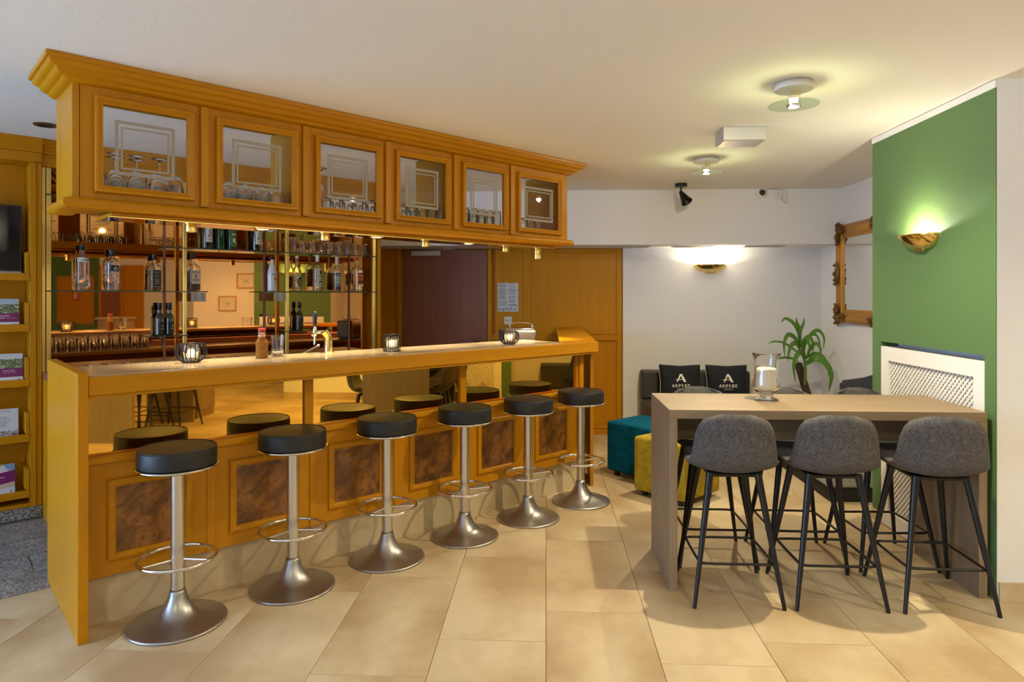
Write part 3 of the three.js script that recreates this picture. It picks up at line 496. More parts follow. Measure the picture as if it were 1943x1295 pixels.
// ---------------------------------------------------------------- plant
{
  const px = 2.455, pz = -6.42, o = thing('potted_yucca', 'green strap-leaved yucca plant in the white corner behind the bench', 'plant', [px, 0, pz]);
  const pot = part(o, 'pot', lathe([[0, 0.0], [0.12, 0.0], [0.13, 0.01], [0.16, 0.28], [0.165, 0.3], [0.15, 0.3], [0.145, 0.27], [0, 0.27]], 32), M.clay); part(pot, 'soil', cyl(0.143, 0.143, 0.268, 0.275, 24), M.soil);
  part(o, 'trunk', tube([[0.07, 0.27, 0], [0.05, 0.45, 0], [0.0, 0.62, 0], [-0.055, 0.8, 0.01]], 0.036, 24, 12), M.bark, 'rough brown trunk');
  part(o, 'shoot', tube([[0.0, 0.6, 0.035], [0.0, 0.75, 0.04], [-0.01, 0.9, 0.03], [-0.04, 1.05, 0.02]], 0.014, 20, 8), M.leaf);
  const leaf = (pts, wd) => { // strap leaf folded along the midrib
    const c = new THREE.CatmullRomCurve3(pts.map((p) => new THREE.Vector3(...p)), false, 'centripetal'), n = 22, pos = [], idx = [];
    for (let i = 0; i <= n; i++) { const t = i / n, p = c.getPoint(t), d = c.getTangent(t); let s = new THREE.Vector3().crossVectors(d, new THREE.Vector3(0.25, 0.2, 1)).normalize(); if (s.lengthSq() < 0.1) s.set(1, 0, 0); const nn = new THREE.Vector3().crossVectors(s, d).normalize(), w = wd * Math.min(1, 0.35 + t * 2.2) * Math.pow(1 - Math.pow(t, 2.6), 0.8) + 0.0008;
      for (const k of [-1, 0, 1]) { const q = p.clone().addScaledVector(s, k * w).addScaledVector(nn, Math.abs(k) * w * 0.3); pos.push(q.x, q.y, q.z); } }
    for (let i = 0; i < n; i++) for (let k = 0; k < 2; k++) { const a = i * 3 + k; idx.push(a, a + 1, a + 4, a, a + 4, a + 3); }
    const g = new THREE.BufferGeometry(); g.setAttribute('position', new THREE.Float32BufferAttribute(pos, 3)); g.setIndex(idx); g.computeVertexNormals(); return g;
  };
  // leaf curves in metres from the pot, as [x, y, z] points
  const L = [
    [[[-0.04, 1.0, 0.02], [-0.07, 1.12, 0.03], [-0.13, 1.2, 0.05], [-0.2, 1.23, 0.06], [-0.235, 1.19, 0.07]], 0.016], [[[-0.05, 0.95, 0.03], [-0.11, 1.05, 0.06], [-0.18, 1.08, 0.09], [-0.22, 1.0, 0.1], [-0.215, 0.87, 0.11]], 0.018],
    [[[-0.05, 0.93, 0.05], [-0.11, 1.0, 0.09], [-0.15, 0.99, 0.11], [-0.18, 0.93, 0.12], [-0.19, 0.83, 0.12]], 0.017], [[[0.0, 1.0, 0.03], [0.05, 1.08, 0.04], [0.11, 1.12, 0.05], [0.16, 1.06, 0.06], [0.16, 0.94, 0.06]], 0.015],
    [[[0.0, 0.98, 0.0], [0.06, 1.06, -0.02], [0.13, 1.07, -0.04], [0.17, 0.98, -0.05], [0.165, 0.85, -0.05]], 0.009], [[[-0.02, 0.85, 0.05], [-0.06, 0.92, 0.09], [-0.11, 0.9, 0.13], [-0.15, 0.8, 0.15], [-0.135, 0.63, 0.16]], 0.021],
    [[[0.0, 0.8, 0.06], [0.06, 0.86, 0.1], [0.13, 0.83, 0.13], [0.19, 0.72, 0.15], [0.17, 0.55, 0.15]], 0.03], [[[0.0, 0.85, 0.04], [0.08, 0.9, 0.05], [0.15, 0.87, 0.07], [0.19, 0.78, 0.08], [0.2, 0.68, 0.08]], 0.014],
    [[[-0.03, 0.88, 0.02], [-0.12, 0.95, 0.02], [-0.2, 1.0, 0.02], [-0.29, 1.01, 0.02], [-0.34, 0.99, 0.02]], 0.009], [[[-0.03, 0.8, 0.02], [-0.12, 0.85, 0.03], [-0.2, 0.86, 0.04], [-0.28, 0.84, 0.05], [-0.31, 0.82, 0.06]], 0.009],
    [[[-0.03, 0.95, 0.0], [-0.05, 1.05, 0.02], [-0.045, 1.13, 0.04], [-0.02, 1.18, 0.04], [-0.01, 1.24, 0.04]], 0.016], [[[-0.02, 0.9, 0.05], [-0.03, 0.98, 0.08], [-0.02, 1.05, 0.1], [0.0, 1.0, 0.12], [0.01, 0.9, 0.12]], 0.019],
    [[[0.0, 0.85, 0.05], [0.03, 0.95, 0.08], [0.07, 1.0, 0.1], [0.11, 0.95, 0.11], [0.1, 0.85, 0.11]], 0.016], [[[-0.02, 0.9, 0.04], [-0.01, 1.0, 0.05], [0.02, 1.06, 0.06], [0.05, 1.02, 0.07], [0.055, 0.9, 0.08]], 0.018],
    [[[-0.03, 1.0, 0.02], [-0.05, 1.1, 0.0], [-0.05, 1.16, -0.01], [-0.06, 1.2, -0.02], [-0.065, 1.24, -0.02]], 0.014]];
  for (const [p, w] of L) part(o, 'leaf', leaf(p, w * 1.3), M.leaf);
}
// ---------------------------------------------------------------- hurricane vase with candle
{
  const p = [1.172, 0.8905, -3.575], v = thing('hurricane_vase', 'clear footed glass hurricane vase holding a candle on the high table', 'vase', p);
  const out = [[0, 0], [0.058, 0], [0.06, 0.005], [0.052, 0.013], [0.034, 0.02], [0.03, 0.026], [0.04, 0.034], [0.058, 0.05], [0.068, 0.07], [0.07, 0.09], [0.064, 0.12], [0.06, 0.16], [0.061, 0.21], [0.066, 0.238], [0.075, 0.251]];
  const inn = [[0.073, 0.252], [0.063, 0.238], [0.058, 0.21], [0.057, 0.16], [0.061, 0.12], [0.067, 0.09], [0.065, 0.071], [0.056, 0.054], [0.036, 0.042], [0, 0.038]];
  part(v, 'glass', lathe([...out, ...inn], 56), M.glass);
  const c = thing('pillar_candle', 'cream pillar candle with a softened top inside the glass vase', 'candle', [p[0], p[1], p[2]]);
  part(c, 'wax', lathe([[0, 0.0435], [0.03, 0.0435], [0.04, 0.056], [0.048, 0.062], [0.052, 0.07], [0.052, 0.158], [0.05, 0.168], [0.044, 0.174], [0.036, 0.171], [0, 0.164]], 40), M.waxWhite);
  part(c, 'wick', rod([0, 0.16, 0], [0.003, 0.18, 0], 0.0012), M.dark);
}
// ---------------------------------------------------------------- gilt mirror in the alcove
{
  const zc = -5.83, y0 = 1.19, y1 = 2.115, w = 0.655, o = thing('gilt_mirror', 'ornate gilt framed mirror on the white alcove wall', 'mirror', [X_ALC, 0, zc], -Math.PI / 2);
  const fr = frameRect(-w, w, y0, y1, [[0, 0.002], [0, 0.03], [0.012, 0.042], [0.03, 0.045], [0.05, 0.036], [0.07, 0.03], [0.085, 0.033], [0.093, 0.03], [0.1, 0.022], [0.12, 0.02], [0.128, 0.014], [0.128, 0.002]]);
  part(o, 'frame', fr, M.gilt, 'gilded moulded frame');
  part(o, 'mirror_glass', bx(-w + 0.12, w - 0.12, y0 + 0.12, y1 - 0.12, 0.003, 0.012, 0), M.mirror);
  const orn = (cx, cy, sx, sy, seed) => { const r = rng(seed), gs = [];
    for (let k = 0; k < 26; k++) { const x = (r() * 2 - 1) * sx, y = (r() * 2 - 1) * sy; if (Math.pow(x / sx, 2) + Math.pow(y / sy, 2) > 1.05) continue; const g = r() < 0.5 ? new THREE.TorusGeometry(0.011 + r() * 0.012, 0.005, 6, 12, 3.5 + r() * 2) : new THREE.SphereGeometry(0.009 + r() * 0.008, 8, 6); g.rotateZ(r() * 6.3); g.rotateX((r() - 0.5) * 0.9); g.translate(cx + x, cy + y, 0.046 + r() * 0.012); gs.push(g); }
    const b = new THREE.SphereGeometry(1, 14, 8); b.scale(sx * 0.9, sy * 0.9, 0.016); b.translate(cx, cy, 0.04); gs.push(b); return merge(gs); };
  let sd = 3; const h = 0.04;
  for (const sx of [-1, 1]) for (const y of [y0 + h, y1 - h]) part(o, 'corner_ornament', merge([orn(sx * (w - h), y, 0.062, 0.062, sd++), orn(sx * (w - h + 0.012), y + (y < 1.6 ? 0.09 : -0.09), 0.035, 0.05, sd++), orn(sx * (w - h - 0.09), y, 0.05, 0.035, sd++)]), M.giltDark, 'carved leaf scrolls');
  for (const sx of [-1, 1]) part(o, 'side_ornament', orn(sx * (w - h + 0.01), (y0 + y1) / 2, 0.04, 0.11, sd++), M.giltDark, 'carved leaf scrolls');
  for (const y of [y0 + h, y1 - h]) part(o, 'side_ornament', orn(0.12, y, 0.13, 0.042, sd++), M.giltDark, 'carved leaf scrolls');
}
// ---------------------------------------------------------------- radiator cover on the green wall
{
  const xF = X_GREEN + 0.002, z0 = NICHE[0] + 0.002, z1 = NICHE[1] - 0.002, o = thing('radiator_cover', 'white radiator cover with diagonal lattice on the green wall', 'radiator cover', [xF, 0, (z0 + z1) / 2], -Math.PI / 2);
  // local: x runs along the wall, z points into the room
  const hw = (z1 - z0) / 2, top = 1.128, ins = 0.085;
  part(o, 'frame', holedBoard(-hw, hw, 0.005, top, [[-hw + ins, hw - ins, 0.1, top - ins]], 0.018), M.whitePaint);
  for (const s of [-1, 1]) part(o, 'side', bx(s < 0 ? -hw : hw - 0.016, s < 0 ? -hw + 0.016 : hw, 0.005, top, -0.1, -0.0185, 0.002), M.whitePaint);
  part(o, 'radiator', bx(-hw + 0.02, hw - 0.02, 0.08, top - 0.03, -0.1, -0.09, 0.002), M.whitePaint, 'white radiator inside the cover');
  const X0 = -hw + ins - 0.005, X1 = hw - ins + 0.005, Y0 = 0.095, Y1 = top - ins + 0.005, gs = [], pit = 0.034, wid = 0.0125;
  for (const dir of [1, -1]) for (let k = -60; k < 60; k++) { // strips at 45 degrees, clipped to the opening
    const c = k * pit * 1.0; let a = [], add = (x, y) => { if (x >= X0 - 1e-6 && x <= X1 + 1e-6 && y >= Y0 - 1e-6 && y <= Y1 + 1e-6) a.push([x, y]); };
    const mx = (X0 + X1) / 2, my = (Y0 + Y1) / 2; add(X0, my + dir * (X0 - mx) + c); add(X1, my + dir * (X1 - mx) + c); add(mx + dir * (Y0 - my - c), Y0); add(mx + dir * (Y1 - my - c), Y1);
    if (a.length < 2) continue; const [p, q] = [a[0], a[a.length - 1]], len = Math.hypot(q[0] - p[0], q[1] - p[1]); if (len < 0.03) continue;
    const g = new THREE.BoxGeometry(len, wid, 0.003); g.rotateZ(Math.atan2(q[1] - p[1], q[0] - p[0])); g.translate((p[0] + q[0]) / 2, (p[1] + q[1]) / 2, -0.0155 - (dir > 0 ? 0 : 0.0032)); gs.push(g);
  }
  part(o, 'lattice', merge(gs), M.whitePaint, 'white diagonal lattice').userData.kind = 'stuff';
}
// ---------------------------------------------------------------- wall lights
function sconce(pos, ry, label, intensity) {   // a brass half bowl open at the top; local z points away from the wall
  const o = thing('wall_sconce', label, 'wall light', pos, ry), n = 36, m = 14, W = 0.165, D = 0.115, Hh = 0.085, pos3 = [], idx = [];
  for (const sh of [0, 0.006]) for (let j = 0; j <= m; j++) for (let i = 0; i <= n; i++) { const a = Math.PI * i / n, t = j / m, r = Math.sqrt(1 - Math.pow(1 - t, 2) * 0.93); pos3.push(-(W - sh) * Math.cos(a) * r, -Hh * (1 - t) + sh * 0.6, 0.002 + (D - sh) * Math.sin(a) * r * (0.55 + 0.45 * t)); }
  const K = (n + 1) * (m + 1);
  for (let s = 0; s < 2; s++) for (let j = 0; j < m; j++) for (let i = 0; i < n; i++) { const a = s * K + j * (n + 1) + i, b = a + n + 1; idx.push(a, a + 1, b, b, a + 1, b + 1); }
  for (let i = 0; i < n; i++) { const a = m * (n + 1) + i; idx.push(a, a + 1, a + K, a + 1, a + 1 + K, a + K); }
  for (let i = 0; i < n; i++) { const a = i; idx.push(a, a + 1, a + K, a + 1, a + 1 + K, a + K); }
  const g = new THREE.BufferGeometry(); g.setAttribute('position', new THREE.Float32BufferAttribute(pos3, 3)); g.setIndex(idx); g.computeVertexNormals();
  part(o, 'bowl', g, M.brassPlate, 'polished brass half bowl');
  part(o, 'bottom_cap', bx(-0.05, 0.05, -Hh - 0.004, -Hh + 0.008, 0.002, 0.03, 0.003), M.brassPlate);
  part(o, 'wall_plate', bx(-0.05, 0.05, -0.07, -0.01, 0.001, 0.012, 0.003), M.brassPlate);
  part(o, 'bulb', (() => { const b = new THREE.CapsuleGeometry(0.011, 0.05, 6, 12); b.rotateZ(Math.PI / 2); b.translate(0, -0.03, 0.062); return b; })(), M.bulb, 'glowing halogen bulb');
  const l = new THREE.PointLight(WARM2, intensity, 0, 2), v = new THREE.Vector3(0, -0.03, 0.062).applyAxisAngle(new THREE.Vector3(0, 1, 0), ry).add(new THREE.Vector3(...pos)); l.position.copy(v); l.name = 'sconce_glow'; scene.add(l);
}
sconce([1.694, 1.768, Z_BACK], 0, 'brass half-bowl wall light on the white back wall', 1.1);
sconce([X_GREEN, 1.79, -3.84], -Math.PI / 2, 'brass half-bowl wall light on the green wall', 1.0);
// ---------------------------------------------------------------- ceiling lamps with glass discs
function ceilingLamp(x, z, label, group, power) {
  const o = thing('ceiling_lamp', label, 'ceiling lamp', [x, CEIL, z], 0, group);
  part(o, 'canopy', lathe([[0, -0.0005], [0.09, -0.0005], [0.09, -0.028], [0.088, -0.034], [0.083, -0.036], [0, -0.036]], 40), M.plastic, 'round cream ceiling rose');
  part(o, 'stem', merge([cyl(0.008, 0.008, -0.06, -0.036, 12, 0.0, 0), cyl(0.005, 0.005, -0.106, -0.036, 10, 0.026, 0)]), M.brass);
  part(o, 'lamp_holder', lathe([[0, -0.058], [0.024, -0.058], [0.026, -0.064], [0.026, -0.1], [0.022, -0.103], [0, -0.103]], 28), M.chrome, 'ribbed chrome lamp holder');
  part(o, 'glass_disc', lathe([[0.03, -0.109], [0.116, -0.109], [0.118, -0.106], [0.116, -0.103], [0.03, -0.103]], 48), M.discGlass, 'clear glass disc');
  const refl = part(o, 'reflector', lathe([[0.032, -0.104], [0.033, -0.116], [0.028, -0.118], [0.024, -0.112], [0, -0.106]], 32), M.chrome);
  part(refl, 'bulb', cyl(0.024, 0.024, -0.117, -0.113, 24), M.bulb, 'glowing halogen lamp');
  const l = new THREE.PointLight(WARM, Math.min(1, power * 0.2), 0, 2); l.position.set(x, CEIL - 0.125, z); l.name = 'ceiling_glow'; scene.add(l);
  const d = new THREE.SpotLight(WARM, power, 0, 1.3, 0.5, 2); d.position.set(x, CEIL - 0.122, z); d.target.position.set(x, 0, z); d.name = 'ceiling_beam'; scene.add(d, d.target);
}
ceilingLamp(1.195, -3.25, 'ceiling lamp with a clear glass disc above the high table', undefined, 8.6);
ceilingLamp(1.195, -4.99, 'ceiling lamp with a clear glass disc between the white box and the black spotlight', undefined, 6);
ceilingLamp(1.195, -1.5, 'ceiling lamp with a glass disc over the room', 'ceiling lamps over the room', 3);
ceilingLamp(3.2, -1.9, 'ceiling lamp with a glass disc over the room', 'ceiling lamps over the room', 6);
ceilingLamp(1.195, 0.25, 'ceiling lamp with a glass disc over the room', 'ceiling lamps over the room', 5);
ceilingLamp(-1.2, 0.25, 'ceiling lamp with a glass disc over the room', 'ceiling lamps over the room', 3.2);
ceilingLamp(3.4, 0.25, 'ceiling lamp with a glass disc over the room', 'ceiling lamps over the room', 5);
// ---------------------------------------------------------------- things on the ceiling and soffit
{
  const o = thing('ceiling_box', 'pale grey metal box fixed under the ceiling', 'box', [1.205, CEIL, -4.165]);
  part(o, 'housing', bx(-0.128, 0.128, -0.082, -0.001, -0.1, 0.1, 0.003), M.greyMetal);
  part(o, 'diffuser', bx(-0.12, 0.12, -0.085, -0.0822, -0.092, 0.092, 0.001), M.steel, 'brushed metal bottom plate');
  const s = thing('track_spotlight', 'black cone spotlight on the ceiling near the back wall', 'spotlight', [1.238, CEIL, -6.12]);
  part(s, 'mount', cyl(0.055, 0.055, -0.03, -0.001, 28), M.blackMetal);
  const arm = part(s, 'arm', merge([rod([0, -0.03, 0], [0, -0.075, 0.0], 0.008), rod([0, -0.075, 0], [0.012, -0.1, 0.01], 0.014, 0.014)]), M.blackMetal);
  part(arm, 'joint', (() => { const g = new THREE.SphereGeometry(0.016, 16, 10); g.translate(-0.004, -0.08, 0); return g; })(), M.blackMetal);
  const head = lathe([[0.012, 0.06], [0.022, 0.058], [0.026, 0.04], [0.05, -0.05], [0.053, -0.052], [0.05, -0.054], [0.024, 0.03], [0, 0.032]], 32); head.rotateX(-0.5); head.rotateZ(0.42); head.translate(0.03, -0.13, 0.0); part(s, 'shade', head, M.blackMetal, 'black cone shade');
  const d = thing('dome_camera', 'white dome security camera on the soffit', 'camera', [2.07, 2.44, -6.45]);
  part(d, 'mount', (() => { const g = lathe([[0, 0], [0.055, 0], [0.055, 0.01], [0.045, 0.022], [0.03, 0.026]], 28); g.rotateX(Math.PI / 2); g.translate(0, 0.0, 0.0005); return g; })(), M.plastic);
  part(d, 'dome', (() => { const g = new THREE.SphereGeometry(0.027, 20, 14); g.translate(0, -0.006, 0.026); return g; })(), M.blackPlastic, 'dark glass dome');
  const k = thing('wall_socket', 'white socket with a looped cable high on the soffit', 'socket', [2.235, 2.415, -6.45]);
  part(k, 'plate', bx(-0.045, 0.045, -0.045, 0.045, 0.0005, 0.012, 0.003), M.plastic);
  part(k, 'plug', (() => { const g = cyl(0.019, 0.019, 0, 0.03, 18); g.rotateX(Math.PI / 2); g.translate(0, 0, 0.012); return g; })(), M.plastic);
  part(k, 'cable', tube([[0, 0, 0.04], [0.01, -0.05, 0.045], [0.05, -0.085, 0.03], [0.07, -0.04, 0.015], [0.06, 0.03, 0.006], [0.02, 0.052, 0.004], [-0.14, 0.052, 0.004]], 0.003, 50, 6), M.greyMetal, 'thin grey cable');
  [[0.64, 1.03, 'nearest the wood panelling'], [1.27, 1.68, 'above the wall light'], [1.95, 2.35, 'nearest the alcove corner']].forEach(([a, b, w]) => {
    const v = thing('air_vent', 'flat air vent under the white soffit ' + w, 'vent', [(a + b) / 2, 1.942, -6.66], 0), h = (b - a) / 2;
    part(v, 'frame', (() => { const g = frameRect(-h, h, -0.09, 0.09, [[0, 0], [0, 0.006], [0.012, 0.008], [0.018, 0.004], [0.018, 0]]); g.rotateX(Math.PI / 2); g.translate(0, -0.0005, 0); return g; })(), M.greyMetal);
    for (let q = 0; q < 7; q++) { const g = new THREE.BoxGeometry(h * 2 - 0.034, 0.0015, 0.018); g.rotateX(0.6); g.translate(0, -0.004, -0.066 + q * 0.022); part(v, 'slat', g, M.greyMetal); }
  });
  const c = thing('ceiling_speaker', 'round brown recessed ceiling fitting by the shelf wall', 'ceiling fitting', [-3.0, CEIL, -3.81]);
  part(c, 'ring', lathe([[0.042, -0.001], [0.066, -0.001], [0.064, -0.006], [0.046, -0.008], [0.042, -0.004]], 36), M.giltDark); part(c, 'grille', cyl(0.042, 0.042, -0.004, -0.001, 28), M.dark);
}
// ---------------------------------------------------------------- paper notice and socket on the panelling
{
  const notice = print(256, 356, (x, w, h) => { x.fillStyle = '#d3d5d4'; x.fillRect(0, 0, w, h); const r = rng(4); for (const cx of [14, 136]) for (let y = 14; y < (cx < 100 ? 215 : 250); y += 7) { x.fillStyle = r() < 0.15 ? '#4a4c4e' : '#85888a'; const l = 70 + r() * 36; if (r() < 0.88) x.fillRect(cx, y, l, 3.2); } x.fillStyle = '#a9adb0'; x.fillRect(12, 225, 106, 60); x.fillStyle = '#c4c6c6'; for (let k = 0; k < 9; k++) x.fillRect(16 + k * 11, 232 + r() * 20, 7, 30); x.fillStyle = '#8f9396'; x.fillRect(136, 265, 106, 20); for (let k = 0; k < 14; k++) { x.fillStyle = ['#777b80', '#a4a7a9', '#b9bcbb'][k % 3]; x.fillRect(14 + k * 16, 300 + r() * 12, 12, 30 + r() * 10); } });
  const o = thing('paper_notice', 'printed paper notice in a clear sleeve on the wood panelling', 'notice', [-0.4, 1.43, Z_BACK - 0.004]);
  part(o, 'sheet', bx(-0.108, 0.108, -0.15, 0.15, 0, 0.0012, 0), M.paper); { const g = new THREE.PlaneGeometry(0.216, 0.3); g.translate(0, 0, 0.0018); part(o, 'print', g, printed(notice), 'small grey print'); }
  const s = thing('power_socket', 'cream power socket with two openings on the wood panelling', 'socket', [-0.398, 1.187, Z_BACK - 0.005]);
  part(s, 'plate', bx(-0.041, 0.041, -0.041, 0.041, 0, 0.01, 0.003), M.plastic); for (const [x, r] of [[-0.016, 0.006], [0.006, 0.003], [0.018, 0.003]]) part(s, 'opening', (() => { const g = cyl(r, r, 0, 0.001, 14); g.rotateX(Math.PI / 2); g.translate(x, 0, 0.0102); return g; })(), M.dark);
  part(s, 'cable', tube([[0.012, -0.03, 0.012], [0.02, -0.08, 0.02], [0.03, -0.16, 0.02]], 0.003, 20, 6), M.plastic);
}
// ---------------------------------------------------------------- back bar
const BB = [1.37, 2.1], bb = thing('back_bar', 'mirrored back bar with brass posts and glass shelves', 'back bar', BP(BB[0], BB[1]), BAR_RY);
const bq = (s0, s1, y0, y1, t0, t1, r, grain) => { const g = bs(s0, s1, y0, y1, t0, t1, r, grain); g.translate(-BB[0], 0, BB[1]); return g; };
const postS = [0.156, 0.998, 1.789, 2.607], SH1 = 1.483, SH2 = 1.812, SH3 = 1.155, SH4 = 2.125;
{
  part(bb, 'back_board', bq(0.118, 2.66, 0.04, 2.384, 2.21, 2.33, 0), M.wood);
  const ms = [0.12, 0.885, 1.64, 2.41, 2.63];
  for (let k = 0; k < 4; k++) part(bb, 'mirror', bq(ms[k] + 0.009, ms[k + 1] - 0.009, 0.945, 2.3, 2.2, 2.209, 0), M.mirrorBronze, 'bronze tinted mirror');
  for (const s of ms.slice(1, 4)) part(bb, 'mirror_strip', bq(s - 0.0085, s + 0.0085, 0.945, 2.3, 2.19, 2.209, 0.002), M.door, 'dark brown strip between the mirrors');
  for (const s of postS) part(bb, 'brass_post', bq(s - 0.014, s + 0.014, 0.942, 2.3, 2.086, 2.114, 0.003), M.brass, 'square brass post');
  part(bb, 'brass_plate', bq(0.119, 0.138, 0.942, 2.3, 2.088, 2.1, 0.002), M.brass, 'brass plate beside the shelf');
  part(bb, 'frieze', bq(0.118, 2.66, 2.301, 2.384, 2.075, 2.209, 0.003, 'x'), M.wood);
  const corn = [[0, 2.384], [0.008, 2.384], [0.012, 2.4], [0.018, 2.404], [0.02, 2.42], [0.026, 2.424], [0.028, 2.44], [0.034, 2.444], [0.036, 2.4755], [0, 2.4755]];
  const g = sweep([[0.118, -2.075], [2.66, -2.075]], false, corn.map(([o, y]) => [-o, y])); g.translate(-BB[0], 0, BB[1]); part(bb, 'cornice', g, M.wood);
  part(bb, 'end_panel', bq(2.635, 2.66, 0.04, 2.3, 2.06, 2.2095, 0.003), M.wood);
  part(bb, 'worktop', bq(0.118, 2.66, 0.905, 0.941, 1.66, 2.2, 0.004, 'x'), M.door, 'dark worktop');
  for (let k = 0; k < 5; k++) { const a = 0.12 + k * 0.508, d = part(bb, 'cupboard_door', bq(a + 0.003, a + 0.503, 0.1, 0.9, 1.69, 1.71, 0.003), M.wood); part(d, 'handle', bq(a + 0.2, a + 0.3, 0.8, 0.812, 1.675, 1.69, 0.003), M.brass); }
  part(bb, 'carcass', bq(0.12, 2.66, 0.0, 0.904, 1.711, 2.2, 0.002), M.wood);
  const shelf = (s0, s1, y, t0 = 2.075) => { const o = part(bb, 'glass_shelf', bq(s0, s1, y - 0.008, y, t0 + 0.002, 2.198, 0), M.shelfGlass, 'glass shelf'); part(o, 'shelf_edge', bq(s0, s1, y - 0.008, y, t0, t0 + 0.0018, 0), M.shelfEdge, 'dark green cut edge'); };
  shelf(0.14, 1.16, SH1); shelf(1.56, 2.625, SH1); shelf(0.86, 1.79, SH2 - 0.004); shelf(1.792, 2.625, SH2 - 0.004); shelf(0.74, 1.02, SH3); shelf(1.77, 2.06, SH3); shelf(0.14, 0.98, SH4);
}
// ---------------------------------------------------------------- brochure shelf with monitor
{
  const c = [-0.62, 2.05], o = thing('brochure_shelf', 'tall wooden wall shelf with brochures left of the bar', 'shelf', BP(c[0], c[1]), BAR_RY);
  const q = (s0, s1, y0, y1, t0, t1, r, grain) => { const g = bs(s0, s1, y0, y1, t0, t1, r, grain); g.translate(-c[0], 0, c[1]); return g; };
  part(o, 'plinth', q(-1.5, 0.116, 0, 0.074, 2.055, 2.33, 0.002, 'x'), M.granite, 'speckled stone plinth');
  part(o, 'side', q(0.051, 0.085, 0.076, 2.32, 2.05, 2.33, 0.003), M.wood); part(o, 'side', q(0.0855, 0.116, 0.076, 2.32, 2.058, 2.33, 0.003), M.wood); part(o, 'side', q(-1.5, -1.46, 0.076, 2.32, 2.05, 2.33, 0.003), M.wood);
  part(o, 'back_board', q(-1.459, 0.05, 0.076, 2.32, 2.26, 2.33, 0.001), M.wood);
  part(o, 'top_board', q(-1.5, 0.116, 2.321, 2.385, 2.05, 2.33, 0.002, 'x'), M.wood);
  const corn = [[0, 2.386], [0.008, 2.386], [0.012, 2.4], [0.018, 2.404], [0.02, 2.42], [0.026, 2.424], [0.028, 2.44], [0.034, 2.444], [0.036, 2.4755], [0, 2.4755]];
  const g = sweep([[-1.5, -2.05], [0.116, -2.05]], false, corn.map(([a, y]) => [-a, y])); g.translate(-c[0], 0, c[1]); part(o, 'cornice', g, M.wood);
  for (const y of [1.572, 1.243, 0.886, 0.529, 0.165]) { const b = part(o, 'shelf_board', q(-1.459, 0.05, y - 0.024, y, 2.058, 2.259, 0.002, 'x'), M.wood); part(b, 'lip', q(-1.459, 0.05, y - 0.026, y + 0.022, 2.046, 2.0575, 0.002, 'x'), M.wood); part(b, 'side_stop', q(0.028, 0.049, y + 0.0225, y + 0.16, 2.05, 2.256, 0.002), M.wood); }
  part(o, 'bottom_board', q(-1.459, 0.05, 0.076, 0.1, 2.06, 2.259, 0.002, 'x'), M.wood);
}
{
  const o = thing('monitor', 'black flat monitor standing on the brochure shelf', 'monitor', BP(-0.345, 2.14, 1.573), BAR_RY);
  part(o, 'casing', bx(-0.36, 0.36, 0.035, 0.465, -0.02, 0.018, 0.004), M.blackPlastic); part(o, 'screen', bx(-0.348, 0.348, 0.05, 0.453, 0.0182, 0.0188, 0), std({ color: rgb(0.008, 0.008, 0.01), roughness: 0.12 }));
  part(o, 'bottom_bezel', bx(-0.36, 0.36, 0.02, 0.0345, -0.016, 0.018, 0.003), M.greyMetal); part(o, 'foot', bx(-0.12, 0.12, 0, 0.0195, -0.07, 0.03, 0.004), M.blackPlastic);
}
